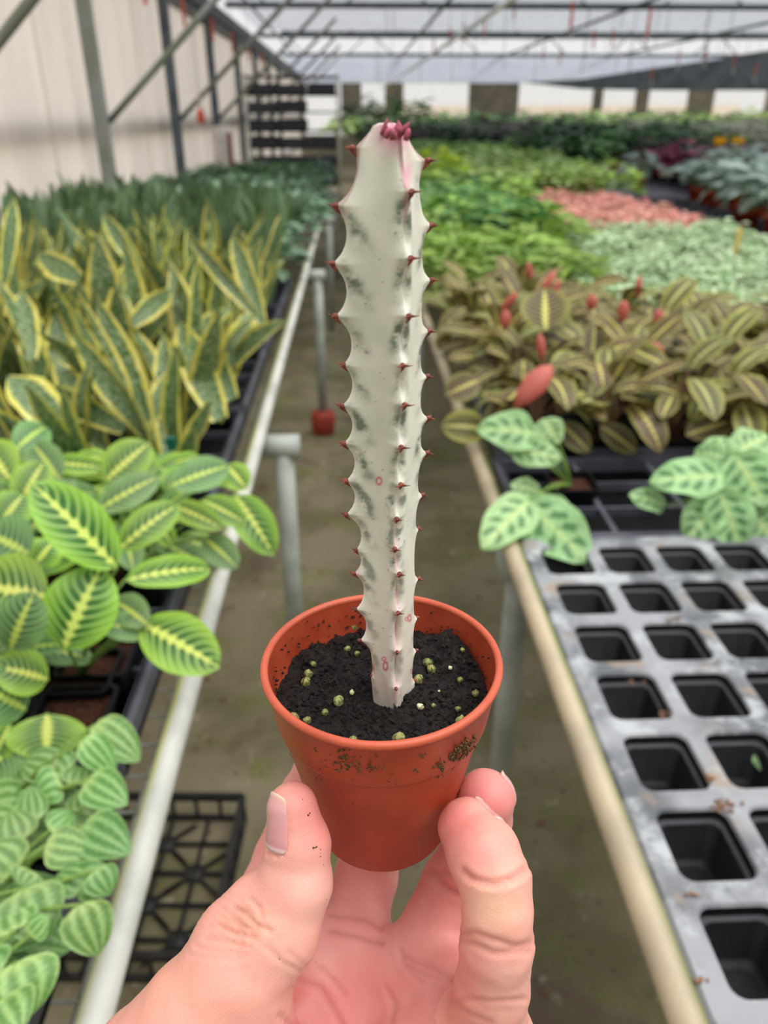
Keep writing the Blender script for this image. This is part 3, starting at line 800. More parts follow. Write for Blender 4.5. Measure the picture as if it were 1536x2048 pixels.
# ------------------------------------------------------------------ the white variegated euphorbia stem
Y0 = 0.1715
base_pt = at_y(787, 1404, Y0 - .004); base_pt.y = Y0
ZB = SOIL_Z - 0.004
top_pt = at_y(774, 262, Y0)
ZT = at_y(779, 246, Y0).z
def tz(z): return (z - SOIL_Z) / (ZT - SOIL_Z)
def axis(z):
    t = tz(z)
    return np.array((base_pt.x + (top_pt.x - base_pt.x) * t, Y0 + 0.002 * t))
PHI0 = [math.radians(a) for a in (194, 292, 374, 472)]      # left, front, right, back ribs
TEETH_PX = [
    [(700, 296), (666, 411), (661, 527), (667, 632), (684, 730), (680, 812), (684, 887), (689, 962), (688, 1029), (710, 1101), (705, 1147), (708, 1219), (717, 1281), (742, 1352)],
    [(812, 264), (826, 384), (824, 517), (820, 633), (807, 732), (811, 811), (804, 896), (803, 971), (794, 1040), (790, 1100), (800, 1150), (797, 1227), (795, 1306), (793, 1379)],
    [(818, 256), (860, 321), (866, 450), (866, 560), (861, 662), (857, 753), (860, 836), (857, 906), (848, 990), (838, 1057), (839, 1157), (837, 1235), (835, 1300), (831, 1360)]]
ribs, rib_phi = [], []
for i, tp in enumerate(TEETH_PX):
    pts, phs = [], []
    for px, py in tp:
        d = ray(px, py); z = 1.36; ph = PHI0[i]
        for _ in range(8):
            ax = axis(z)
            if i == 1:                      # the rib facing the viewer: its reach is known, its turn follows
                rr = float(np.interp(tz(z), [0, .15, .4, .7, .93, 1], [.0066, .0080, .0096, .0104, .0096, .0070]))
                ph_y = ax[1] + rr * math.sin(ph)
                p = CAM + d * (ph_y / d.y)
                ph = -math.pi / 2 + math.asin(max(-.9, min(.9, (p.x - ax[0]) / rr))) + 2 * math.pi
                z = p.z
            else:
                n = (-math.sin(ph), math.cos(ph))
                t = ((ax[0] - CAM.x) * n[0] + (ax[1] - CAM.y) * n[1]) / (d.x * n[0] + d.y * n[1])
                p = CAM + d * t; z = p.z
                ax = axis(z); rr = (p.x - ax[0]) * math.cos(ph) + (p.y - ax[1]) * math.sin(ph)
        pts.append((z, rr)); phs.append(ph)
    ribs.append(pts); rib_phi.append(phs)
ribs.append([(z + .004, min(r * .9, .0100)) for z, r in ribs[0][1:]]); rib_phi.append([PHI0[3]] * (len(ribs[0]) - 1))
NZ, NS = 560, 34
zs = np.linspace(ZB, ZT, NZ); tt = tz(zs)
def rib_line(i):
    """smooth reach of rib i and the hollow of its scallops"""
    zz = np.array([p[0] for p in ribs[i]])[::-1]; rr = np.array([p[1] for p in ribs[i]])[::-1]
    env = np.interp(zs, np.concatenate(([zz[0] - .010], zz, [ZT])), np.concatenate(([.0058], rr, [(.0008, .0030, .0036, .0010)[i]])))
    env = np.convolve(np.pad(env, 12, mode='edge'), np.ones(25) / 25, 'valid')
    sc = np.zeros(NZ)
    for k in range(len(zz) - 1):
        w = (zz[k + 1] - zs) / (zz[k + 1] - zz[k]); ok = (w >= 0) & (w <= 1)
        sc[ok] = min(.0034, (zz[k + 1] - zz[k]) * .30) * np.sin(np.pi * w[ok] ** 1.1) ** .75
    ph = np.interp(zs, zz, np.unwrap(np.array(rib_phi[i])[::-1]))
    ph = np.convolve(np.pad(ph, 20, mode='edge'), np.ones(41) / 41, 'valid')
    es = np.convolve(np.pad(env, 40, mode='edge'), np.ones(81) / 81, 'valid')
    return env, sc, ph, es
ENV, SC, PH, ENS = (np.stack(q, 1) for q in zip(*[rib_line(i) for i in range(4)]))
PH = np.concatenate((PH, PH[:, :1] + 2 * math.pi), 1)
core = np.interp(tt, [-.05, .05, .25, .6, .86, .95, 1.0], [.0048, .0050, .0052, .0058, .0058, .0046, .0009])
core = np.convolve(np.pad(core, 30, mode='edge'), np.ones(61) / 61, 'valid')
W1 = np.arange(NS) / NS
W1 = .5 - .5 * np.copysign(np.abs(1 - 2 * W1) ** .8, 1 - 2 * W1)
NAg = 4 * NS
PV = np.zeros((NZ, NAg, 3)); RI = np.repeat(np.arange(4), NS); WW = np.tile(W1, 4)
AX = np.array([axis(z) for z in zs])
for k in range(NAg):
    i, w = int(RI[k]), WW[k]; j = (i + 1) % 4
    a = PH[:, i] * (1 - w) + PH[:, i + 1] * w
    sh = abs(1 - 2 * w)
    rr, sc, es = (ENV[:, i], SC[:, i], ENS[:, i]) if w < .5 else (ENV[:, j], SC[:, j], ENS[:, j])
    span = PH[:, i + 1] - PH[:, i]
    ch = ENS[:, i] * ENS[:, j] * np.sin(span) / np.maximum(1e-6, ENS[:, i] * np.sin(span * w) + ENS[:, j] * np.sin(span * (1 - w)))
    cc = np.minimum(core * 1.05, ch * .96)
    r = cc + (np.maximum(es, cc * .9) - cc) * sh ** 2.2 + (rr - es) * sh ** 4.0 - sc * sh ** 5.0
    r = np.minimum(r, .0016 + (ZT - zs) * 2.2)
    if w == 0: r = r - .00010
    PV[:, k, 0] = AX[:, 0] + r * np.cos(a); PV[:, k, 1] = AX[:, 1] + r * np.sin(a); PV[:, k, 2] = zs
# colours of the skin
cream, warm, grn, dgrn = (np.array(lin(*q)) for q in ((228, 229, 212), (230, 218, 204), (166, 174, 148), (74, 94, 70)))
pink, mag, brn = (np.array(lin(*q)) for q in ((226, 150, 176), (206, 76, 136), (110, 66, 52)))
FP = PV.reshape(-1, 3)
VPX, VPY, _ = to_px(FP)
N1 = np.array([noise.noise(Vector(p) * 150) for p in FP]); N2 = np.array([noise.noise(Vector(p) * 430 + Vector((9, 4, 1))) for p in FP]); N3 = np.array([noise.noise(Vector(p) * 1500) for p in FP])
ZZ = np.repeat(zs, NAg); T_ = tz(ZZ); RIv = np.tile(RI, NZ); Wv = np.tile(WW, NZ); EDGE = np.minimum(Wv, 1 - Wv)
CC = np.tile(cream, (len(FP), 1))
def cmix(col, k):
    global CC
    k = np.clip(k, 0, 1)[:, None]; CC = CC * (1 - k) + np.asarray(col) * k
cmix(warm, (.40 - T_) * 1.7 + N1 * .3)
cmix(grn, np.clip(.10 + .30 * N1 + np.where(RIv == 0, .26, -.06), 0, .5) * np.clip((T_ - .2) * 3, .2, 1))
streak = np.zeros(len(FP))
for ri in range(4):
    for q, (zt, rt) in enumerate(ribs[ri][1:]):
        dz = zt - ZZ; near = (dz > -.0010) & (dz < .0115)
        h1 = noise.noise(Vector((zt * 900, ri * 3.1, 2))); h2 = noise.noise(Vector((zt * 613, ri * 1.7, 8)))
        amp = max(.15, .66 + .9 * h1) * (1.25 if ri == 1 else 1.5 if ri == 0 else 1.0)
        for side in (0, 1):
            s = np.where(RIv == ri, Wv, 9) if side == 0 else np.where(RIv == (ri - 1) % 4, 1 - Wv, 9)
            cen = (.05 + .30 * np.clip(dz / .0105, 0, 1) + .05 * h2) if ri != 1 else (.05 + .06 * np.clip(dz / .0105, 0, 1) + .10 * max(0, h2))
            wid = .05 + .11 * np.clip(dz / .0105, 0, 1)
            g = np.exp(-((s - cen) / wid) ** 2) * np.clip(1 - np.abs(dz - .0040 - .001 * h2) / .0062, 0, 1) * near * (s < .52)
            streak = np.maximum(streak, g * amp * np.clip(.75 + 1.3 * N2 + .6 * N3, 0, 2))
streak = np.clip(streak * 1.15, 0, .85) * np.clip((1 - T_) * 9, 0, 1) * np.clip(.45 + T_, 0, 1)
cmix(dgrn, streak)
cmix(lin(240, 230, 218), .6 * np.clip(1 - EDGE / .05, 0, 1) * (1 - .5 * streak))
cmix(pink, .45 * np.clip(1 - EDGE / .09, 0, 1) * np.clip((.42 - T_) * 8, 0, 1) * (N1 > -.05))
# pink flush around the tip, strongest on the face turned to the viewer
fl = np.exp(-(((VPX - 790) / 42) ** 2 + ((VPY - 268) / 34) ** 2)); fl2 = np.exp(-(((VPX - 795) / 22) ** 2 + ((VPY - 262) / 16) ** 2))
cmix(pink, fl * .85); cmix(mag, fl2 * .85)
cmix(lin(150, 84, 88), np.where((EDGE < .05) & (T_ > .86), .55, 0) * np.clip((T_ - .86) / .05, 0, 1))
cmix(pink, np.exp(-(((VPX - 815) / 9) ** 2 + ((VPY - 345) / 26) ** 2)) * .7)
for (sx, sy, rx, ry, ring) in [(758, 962, 6, 8, 1), (771, 1332, 5, 9, 1), (768, 1318, 4, 4, 1), (819, 1236, 3.5, 7, 1), (813, 1238, 3, 4, 1), (823, 1342, 2, 4, 1), (742, 1336, 7, 12, 0)]:
    q = np.sqrt(((VPX - sx) / rx) ** 2 + ((VPY - sy) / ry) ** 2); fr = FP[:, 1] < Y0
    if ring: cmix(lin(196, 62, 76), np.exp(-((q - .85) / .33) ** 2) * .85 * fr)
    else: cmix(lin(150, 80, 40), np.clip(1.3 - q, 0, .9) * fr)
cmix(lin(60, 48, 44), np.where(N3 > .72, .6, 0))
colr = np.concatenate((np.clip(CC, 0, 1), np.ones((len(FP), 1))), 1)
ff = []
for j in range(NZ - 1):
    for k in range(NAg):
        k2 = (k + 1) % NAg
        ff.append((j * NAg + k, j * NAg + k2, (j + 1) * NAg + k2, (j + 1) * NAg + k))
ff.append(tuple((NZ - 1) * NAg + k for k in range(NAg)))
root = np.array((base_pt.x, Y0, SOIL_Z))
cactus = empty('euphorbia_cactus', root)
tag(cactus, 'tall white ribbed cactus stem with toothed edges and pink tip in the held pot', 'cactus')
m = MT('ghost_stem_skin', 0.42, 0.45, sss=0.10, sss_r=(.9, 1.0, .6), sss_s=.003)
M_STEM = m.bump(m.noise(1200, 3), .12, .0003).done(m.mix(m.attr(), (.02, .02, .015), m.noise(2600, 1).step(.73, .78) * .5))
mb = MB(); mb.add(PV.reshape(-1, 3) - root, ff, col=colr.tolist())
mb.obj('stem', M_STEM, cactus)
# teeth: red-brown pads each with a pair of short spines
M_SPINE = plain('spine_brown', lin(112, 54, 44), 0.5, 0.4, nscale=600, c2=lin(150, 80, 60))
for i in range(4):
    for q, (z, r) in enumerate(ribs[i]):
        if z > ZT - .003 or z < SOIL_Z + .001: continue
        ax = axis(z); pq = rib_phi[i][q]; d = Vector((math.cos(pq), math.sin(pq), 0)); s = Vector((-d.y, d.x, 0)); up = Vector((0, 0, 1))
        p = Vector((ax[0], ax[1], z)) + d * (r - .0004) - Vector(root)
        t = (z - SOIL_Z) / (ZT - SOIL_Z)
        sz = .00092 if t > .3 else .0007
        mb = MB()
        mb.tube([p - d * .0006 - up * .0003, p - d * .0001, p + d * .0004 + up * .0001, p + d * .0007 + up * .0002], [sz * .55, sz * .72, sz * .62, sz * .2], 10)
        mb.tube([p - d * .0012 - up * .0018, p - d * .0002 - up * .0007, p + d * .0003], [.00008, sz * .42, sz * .5], 8)
        pad = mb.obj('spine_pad', M_SPINE, cactus)
        if t > .18:
            L = .0019 if t > .45 else .0013
            for sg in (-1, 1):
                e = p + d * .0004 + s * sg * .0003
                MB().tube([e, e + (d * .55 + s * sg * .8 + up * .05).normalized() * L * .5, e + (d * .5 + s * sg * .9 + up * .12).normalized() * L], [.00034, .00017, .00003], 6).obj('spine', M_SPINE, pad)
# shrivelled leaf stubs at the tip
M_BUD = plain('bud_magenta', lin(136, 72, 66), 0.5, 0.4, nscale=700, c2=lin(190, 92, 124))
for (px, py, dy, h, tilt, w_) in [(768, 258, -.001, .0024, .35, .0005), (776, 264, -.0035, .0010, .4, .0006), (785, 266, -.0045, .0012, -.2, .0008), (794, 262, -.002, .0020, .15, .0007), (806, 262, -.003, .0026, .7, .0006), (815, 268, -.004, .0014, .3, .0006), (800, 258, .002, .0022, -.3, .0006), (782, 258, .003, .0018, -.1, .0005)]:
    p = at_y(px, py, Y0 + dy) - Vector(root)
    p = Vector(p)
    d = Vector((math.sin(tilt), -.1, math.cos(tilt)))
    mb = MB(); mb.tube([p - d * .0012, p + d * h * .2, p + d * h * .6, p + d * h * .8], [w_, w_, w_ * .6, w_ * .1], 10)
    mb.obj('leaf_stub', M_BUD, cactus)
# ================================================================== the hand (left hand, palm to the viewer, holding the pot)
def cs(px, py, d):            # camera-space metric point (right, up, depth)
    return np.array(((px - 768) / F_PX * d, (1024 - py) / F_PX * d, d))
def chain(pts):
    return [(cs(a[0], a[1], a[2]), a[3]) for a in pts]
THUMB = chain([(585, 1614, .2005, .0064), (597, 1690, .2010, .0082), (588, 1768, .2010, .0098), (549, 1856, .2005, .0118), (470, 1948, .1995, .0142), (400, 2042, .1990, .0160), (310, 2160, .1990, .0185), (235, 2280, .2000, .0205)])
INDEX = chain([(512, 1868, .2580, .0108), (536, 1780, .2680, .0096), (562, 1712, .2730, .0092), (612, 1590, .2700, .0088), (660, 1490, .2620, .0080), (690, 1440, .2560, .0068)])
MIDDLE = chain([(694, 1915, .2580, .0112), (714, 1830, .2690, .0112), (732, 1752, .2750, .0112), (770, 1610, .2740, .0092), (790, 1500, .2650, .0084), (795, 1450, .2590, .0070)])
RING = chain([(818, 1965, .2480, .0108), (866, 1850, .2530, .0100), (908, 1760, .2530, .0098), (948, 1692, .2440, .0090), (966, 1640, .2360, .0086), (972, 1597, .2300, .0086)])
PINKY = chain([(972, 2090, .2200, .0112), (984, 1975, .2080, .0098), (993, 1890, .2020, .0094), (995, 1820, .2000, .0089), (990, 1765, .2010, .0092), (966, 1706, .2070, .0097), (934, 1656, .2120, .0080)])
FINGERS = [THUMB, INDEX, MIDDLE, RING, PINKY]
WR = [cs(285, 2430, .212), cs(330, 2450, .218), cs(375, 2480, .222), cs(425, 2510, .220)]
PALM = [((INDEX[0][0], .0112), (WR[0], .020)), ((MIDDLE[0][0], .0116), (WR[1], .020)), ((RING[0][0], .0116), (WR[2], .018)), ((PINKY[0][0], .0118), (WR[3], .018)),
        ((cs(470, 2075, .2040), .0165), (cs(330, 2310, .205), .021)),
        ((cs(850, 2150, .2240), .0165), (cs(560, 2420, .216), .020)),
        ((cs(455, 2000, .2120), .0110), (cs(560, 1930, .2480), .0105)),
        ((INDEX[0][0], .0105), (MIDDLE[0][0], .0108)), ((MIDDLE[0][0], .0105), (RING[0][0], .0105)), ((RING[0][0], .0106), (PINKY[0][0], .0116)), ((cs(868, 1930, .2460), .0095), (cs(945, 2010, .2280), .0095)),
        ((cs(640, 2060, .2480), .0120), (cs(820, 2080, .2440), .0120)),
        ((cs(330, 2440, .214), .0225), (cs(130, 2640, .208), .0245)), ((cs(390, 2490, .214), .0205), (cs(220, 2680, .210), .0235))]
def cone(P, a, ra, b, rb):
    ab = b - a; t = np.clip(((P - a) @ ab) / (ab @ ab), 0, 1)
    return np.linalg.norm(P - a - t[:, None] * ab, axis=1) - (ra + (rb - ra) * t)
def smin(a, b, k):
    h = np.clip(.5 + .5 * (b - a) / k, 0, 1)
    return b + (a - b) * h - k * h * (1 - h)
def sd_finger(P, ch):
    d = None
    for (a, ra), (b, rb) in zip(ch[:-1], ch[1:]):
        e = cone(P, a, ra, b, rb)
        d = e if d is None else smin(d, e, .0016)
    return d
KNUCK = [((cs(500, 1800, .2015)), .0056), (cs(463, 1842, .2005), .0054), (cs(437, 1866, .2000), .0050)]
def sdf(P):
    palm = None
    for (a, ra), (b, rb) in PALM:
        e = cone(P, a, ra, b, rb)
        palm = e if palm is None else smin(palm, e, .010)
    out = None
    for i, ch in enumerate(FINGERS):
        f = sd_finger(P, ch)
        if i == 0:
            for c_, r_ in KNUCK:
                f = smin(f, np.linalg.norm(P - c_, axis=1) - r_, .0050)
        g = smin(palm, f, .010 if i == 0 else .0055)
        out = g if out is None else np.minimum(out, g)
    return out
def grid_sdf(lo, hi, h):
    """sdf on a fine grid, evaluated only near the surface"""
    n = np.ceil((hi - lo) / h).astype(int) // 4 * 4 + 5
    cn = (n - 1) // 4 + 1
    ax = [lo[i] + np.arange(cn[i]) * h * 4 for i in range(3)]
    G = np.stack(np.meshgrid(*ax, indexing='ij'), -1).reshape(-1, 3)
    C = sdf(G).reshape(cn)
    ix = [np.minimum((np.arange(n[i]) + 2) // 4, cn[i] - 1) for i in range(3)]
    Fv = C[np.ix_(*ix)].copy()
    near = np.argwhere(np.abs(Fv) < h * 4.6)
    Fv[tuple(near.T)] = sdf(lo + near * h)
    return Fv
def surface_nets(Fv, lo, h):
    S = Fv < 0
    n = np.array(Fv.shape) - 1
    cnt = np.zeros(n, np.int8); acc = np.zeros((*n, 3)); num = np.zeros(n)
    corners = [(i, j, k) for i in (0, 1) for j in (0, 1) for k in (0, 1)]
    for c_ in corners:
        cnt += S[c_[0]:c_[0] + n[0], c_[1]:c_[1] + n[1], c_[2]:c_[2] + n[2]]
    act = np.argwhere((cnt > 0) & (cnt < 8))
    pos = np.zeros((len(act), 3)); num = np.zeros(len(act))
    for a in corners:
        for d in range(3):
            if a[d]: continue
            b = list(a); b[d] = 1
            fa = Fv[tuple((act + a).T)]; fb = Fv[tuple((act + b).T)]
            x = (fa < 0) != (fb < 0)
            t = np.where(x, fa / np.where(x, fa - fb, 1), 0)
            q = np.tile(np.array(a, float), (len(act), 1)); q[:, d] += t
            pos[x] += q[x]; num[x] += 1
    pos /= num[:, None]
    V = lo + (act + pos) * h
    idx = -np.ones(n, np.int64); idx[tuple(act.T)] = np.arange(len(act))
    faces = []
    for d in range(3):
        e1, e2 = (d + 1) % 3, (d + 2) % 3
        sl0 = [slice(None)] * 3; sl1 = [slice(None)] * 3
        sl0[d] = slice(0, -1); sl1[d] = slice(1, None)
        A, B = S[tuple(sl0)], S[tuple(sl1)]
        for flip, mask in ((0, A & ~B), (1, ~A & B)):
            E = np.argwhere(mask)
            E = E[(E[:, e1] > 0) & (E[:, e2] > 0) & (E[:, e1] < n[e1]) & (E[:, e2] < n[e2])]
            o1 = np.zeros(3, int); o1[e1] = -1; o2 = np.zeros(3, int); o2[e2] = -1
            q = [idx[tuple((E + o).T)] for o in (o1 + o2, o2, np.zeros(3, int), o1)]
            q = np.stack(q, 1)
            faces.append(q[:, ::-1] if flip else q)
    return V, np.concatenate(faces)
TET = np.array(((1, -1, -1), (-1, -1, 1), (-1, 1, -1), (1, 1, 1)), float)
def grad(P, e=.0003):
    g = sum(t * sdf(P + t * e)[:, None] for t in TET)
    return g / np.maximum(np.linalg.norm(g, axis=1), 1e-9)[:, None]
H_RES = 0.00088
lo = np.array((-.125, -.262, .165)); hi = np.array((.048, -.055, .292))
Fv = grid_sdf(lo, hi, H_RES)
HV, HF = surface_nets(Fv, lo, H_RES)
HN = grad(HV)
HV = HV - sdf(HV)[:, None] * HN * .95
hx = 768 + F_PX * HV[:, 0] / HV[:, 2]; hy = 1024 - F_PX * HV[:, 1] / HV[:, 2]
# which finger is each vertex on (0 thumb .. 4 little, 5 palm)
FD = np.stack([sd_finger(HV, ch) for ch in FINGERS] + [np.minimum.reduce([cone(HV, a, ra, b, rb) for (a, ra), (b, rb) in PALM])], 1)
WHO = np.argmin(FD, 1)
def poly_dist(pts):
    d = np.full(len(hx), 1e9)
    for (x0, y0), (x1, y1) in zip(pts[:-1], pts[1:]):
        ab = np.array((x1 - x0, y1 - y0), float)
        t = np.clip(((hx - x0) * ab[0] + (hy - y0) * ab[1]) / (ab @ ab), 0, 1)
        d = np.minimum(d, np.hypot(hx - x0 - t * ab[0], hy - y0 - t * ab[1]))
    return d
# flexion creases and palm lines: (polyline, depth mm, width px, owners)
CREASE = [
    ([(926, 1742), (945, 1756), (985, 1766), (1022, 1757), (1049, 1738)], .75, 7, (4,)), ([(934, 1752), (968, 1772), (1010, 1770), (1046, 1752)], .35, 5, (4,)),
    ([(922, 1868), (950, 1866), (985, 1880), (1030, 1892), (1062, 1886)], .55, 6, (4,)), ([(920, 1882), (950, 1888), (985, 1905), (1058, 1902)], .45, 6, (4,)),
    ([(905, 2004), (940, 1998), (985, 2003), (1050, 1998)], .35, 5, (4, 5)), ([(915, 2012), (940, 2030), (980, 2045)], .4, 7, (4, 5)),
    ([(866, 1742), (880, 1764), (905, 1784), (935, 1795)], .65, 8, (3,)), ([(884, 1745), (905, 1750), (935, 1758)], .5, 8, (3,)), ([(806, 1913), (850, 1930), (905, 1958)], .45, 6, (3, 5)), ([(812, 1930), (860, 1952), (900, 1962)], .35, 5, (3, 5)),
    ([(662, 1828), (700, 1832), (735, 1838), (772, 1862)], .5, 6, (2, 5)), ([(664, 1862), (705, 1868), (745, 1880), (768, 1886)], .6, 7, (2, 5)),
    ([(600, 1960), (640, 1975), (662, 2010), (684, 2050)], .5, 6, (0, 5)), ([(560, 2032), (600, 2060)], .5, 6, (5, 0)), ([(772, 1975), (790, 2010), (780, 2048)], .3, 6, (5,)), ([(640, 1935), (665, 1960), (690, 1990)], .3, 5, (5,)),
    ([(800, 1900), (805, 1930), (840, 1960)], .3, 6, (5, 2, 3)),
    ([(470, 1818), (492, 1826), (512, 1848), (540, 1862)], .55, 5, (0,)), ([(462, 1830), (480, 1850), (520, 1862)], .4, 4, (0,)), ([(440, 1853), (470, 1864), (512, 1876)], .45, 5, (0,)),
    ([(500, 1795), (518, 1815), (526, 1838)], .35, 4, (0,)), ([(412, 1878), (450, 1884), (500, 1892)], .3, 5, (0,)), ([(395, 1894), (440, 1902), (490, 1908)], .25, 5, (0, 5)), ([(380, 1908), (430, 1916), (480, 1918)], .22, 5, (0, 5)),
    ([(535, 1895), (560, 1920), (600, 1942)], .3, 5, (0, 5)), ([(575, 1905), (615, 1935)], .25, 5, (0, 5)),
    ([(566, 1706), (552, 1712), (538, 1708)], .5, 4, (0,)), ([(577, 1620), (579, 1650), (575, 1700)], .3, 3, (0,)),
]
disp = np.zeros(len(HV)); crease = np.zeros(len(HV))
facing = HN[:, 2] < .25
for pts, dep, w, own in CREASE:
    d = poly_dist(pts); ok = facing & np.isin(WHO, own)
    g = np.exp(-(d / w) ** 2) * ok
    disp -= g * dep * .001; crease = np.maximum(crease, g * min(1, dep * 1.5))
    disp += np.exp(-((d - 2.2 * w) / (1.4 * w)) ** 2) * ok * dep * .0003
# transverse skin folds over the thumb knuckle
kn = np.exp(-(((hx - 470) / 60) ** 2 + ((hy - 1850) / 55) ** 2)) * (WHO == 0)
ax_ = ((hx - 590) * -.62 + (hy - 1780) * .78)
disp += kn * .00022 * np.sin(ax_ * .42 + np.sin(hx * .11) * 1.2)
nz1 = np.array([noise.noise(Vector(p) * 160) for p in HV]); nz2 = np.array([noise.noise(Vector(p) * 420) for p in HV])
disp += .00022 * nz1 + .00008 * nz2
HV2 = HV + HN * disp[:, None]
# colour
skin, red, pale, dark, yel, mauve = (np.array(lin(*q)) for q in ((236, 168, 152), (226, 124, 122), (242, 192, 178), (172, 90, 80), (238, 196, 164), (216, 132, 134)))
hc = np.tile(skin, (len(HV), 1))
def tint(mask, col, amt):
    global hc
    k = np.clip(mask * amt, 0, 1)[:, None]
    hc = hc * (1 - k) + col * k
tint((WHO == 5) | (WHO == 2) | (WHO == 3) | (WHO == 1), mauve, .55)
for (x, y, rx, ry, own, col, a) in [(905, 1640, 55, 50, (4,), red, .75), (985, 1590, 60, 45, (3,), red, .6), (640, 1640, 45, 80, (0,), red, .55), (600, 1590, 40, 40, (0,), red, .35), (960, 1700, 70, 40, (4,), red, .30),
                                    (990, 1815, 60, 45, (4,), yel, .75), (620, 1790, 60, 60, (0,), pale, .6), (560, 1860, 60, 50, (0,), yel, .25), (1010, 1960, 60, 60, (4,), pale, .45), (940, 1960, 40, 70, (4,), red, .35), (700, 1990, 120, 60, (5,), red, .15),
                                    (480, 1850, 60, 40, (0,), np.array(lin(226, 160, 136)), .5), (600, 1930, 90, 50, (0, 5), pale, .3), (330, 1980, 120, 80, (0, 5), np.array(lin(238, 172, 148)), .5), (850, 1750, 60, 70, (3,), dark, .25)]:
    tint(np.exp(-(((hx - x) / rx) ** 2 + ((hy - y) / ry) ** 2)) * np.isin(WHO, own), col, a)
tint(np.clip(nz1 * .8 + .1, 0, 1), red, .18)
tint(np.clip(-nz1 * .8, 0, 1), pale, .22)
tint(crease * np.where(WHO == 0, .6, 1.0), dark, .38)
hand_inv = np.stack((RNP, UNP, FNP), 1)             # camera space -> world
HW = HV2 @ hand_inv.T + CNP
WRIST = at_d(330, 2450, .218)
m = MT('skin', 0.44, 0.4, sss=0.16, sss_r=(1.0, .35, .2), sss_s=.0035)
n1 = m.noise(2600, 2); n2 = m.noise(1500, 2, stretch=(1, 1, 3.5))
M_SKIN = m.bump(n1 * .5 + n2 * .8, .38, .0003).done(m.mix(m.attr(), (.62, .22, .18), m.noise(500, 3).step(.5, .85) * .10))
hand = empty('hand', WRIST)
tag(hand, 'left hand with palm toward the viewer gripping the pot between thumb and fingers', 'person')
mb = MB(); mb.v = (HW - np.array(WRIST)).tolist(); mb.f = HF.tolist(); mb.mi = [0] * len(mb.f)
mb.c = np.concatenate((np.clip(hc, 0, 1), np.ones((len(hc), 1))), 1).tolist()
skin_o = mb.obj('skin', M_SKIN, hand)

# nails: curved plates lying on the back of the finger ends
def nail(name, P0, along, across, L, Wd, curve, lift, label):
    """P0 mid base of the plate (camera space); laid on the skin and raised a little"""
    along = along / np.linalg.norm(along); across = across - along * (across @ along); across /= np.linalg.norm(across)
    nu, nv = 14, 20
    pts = []
    for j in range(nv + 1):
        v = j / nv
        wv = Wd * (1 - .10 * v) * (math.sqrt(max(0, 1 - ((v - .82) / .19) ** 2)) * .35 + .65 if v > .82 else (1 if v > .1 else .75 + 2.5 * v))
        for i in range(nu + 1):
            u = i / nu * 2 - 1
            pts.append(P0 + along * L * v + across * wv * .5 * u)
    pts = np.array(pts)
    nrm0 = np.cross(along, across); nrm0 = nrm0 * (1 if grad(P0[None])[0] @ nrm0 > 0 else -1)
    for _ in range(6):
        d = sdf(pts)
        pts = pts - d[:, None] * grad(pts) * .8
    g = grad(pts)
    vv = np.repeat(np.linspace(0, 1, nv + 1), nu + 1)
    uu = np.tile(np.linspace(-1, 1, nu + 1), nv + 1)
    h = lift * (1 - .5 * uu ** 2) * (.35 + .65 * np.minimum(1, vv * 5)) + np.maximum(0, vv - .86) * .004
    top = pts + g * h[:, None]
    bot = pts - g * .0004
    n = len(top)
    f = []
    for j in range(nv):
        for i in range(nu):
            a = j * (nu + 1) + i; q = (a, a + 1, a + nu + 2, a + nu + 1)
            f.append(q); f.append(tuple(n + x for x in reversed(q)))
    rimv = [i for i in range(nu + 1)] + [j * (nu + 1) + nu for j in range(1, nv + 1)] + [nv * (nu + 1) + i for i in range(nu - 1, -1, -1)] + [j * (nu + 1) for j in range(nv - 1, 0, -1)]
    for a, b in zip(rimv, rimv[1:] + rimv[:1]):
        f.append((b, a, n + a, n + b))
    V = np.concatenate((top, bot)) @ hand_inv.T + CNP - np.array(WRIST)
    mb = MB(); mb.v = V.tolist(); mb.f = f; mb.mi = [0] * len(f)
    cn = np.zeros((2 * n, 4)); cn[:, 3] = 1
    b_, t_, e_ = (np.array(lin(*q)) for q in ((206, 142, 146), (224, 168, 164), (238, 208, 184)))
    for i in range(2 * n):
        v = vv[i % n]
        c_ = b_ + (t_ - b_) * min(1, v * 1.2)
        if v > .88: c_ = c_ + (e_ - c_) * min(1, (v - .88) / .06) * .8
        if v < .06: c_ = c_ + (np.array(lin(244, 226, 220)) - c_) * .6
        cn[i, :3] = c_
    mb.c = cn.tolist()
    o = mb.obj(name, M_NAIL, hand); tag(o, label)
m = MT('nail', 0.26, 0.5, sss=.08, sss_r=(1, .5, .4), sss_s=.002)
M_NAIL = m.done(m.attr())
# thumb nail: on the side of the thumb turned to the left
nb = cs(551, 1700, .1960); nt = cs(548, 1592, .1960)
nail('fingernail', nb, nt - nb, np.array((.62, .12, -.78)), .0150, .0105, .0, .00045, 'long pink thumbnail seen from its side')
rb = cs(1024, 1604, .2310); nail('fingernail', rb, cs(996, 1546, .2320) - rb, np.array((.25, .15, .9)), .0085, .0070, 0, .0005, 'nail edge of the ring finger')
pb = cs(1000, 1648, .2090); nail('fingernail', pb, cs(946, 1602, .2160) - pb, np.array((.3, .45, .8)), .0085, .0065, 0, .0004, 'nail edge of the little finger')
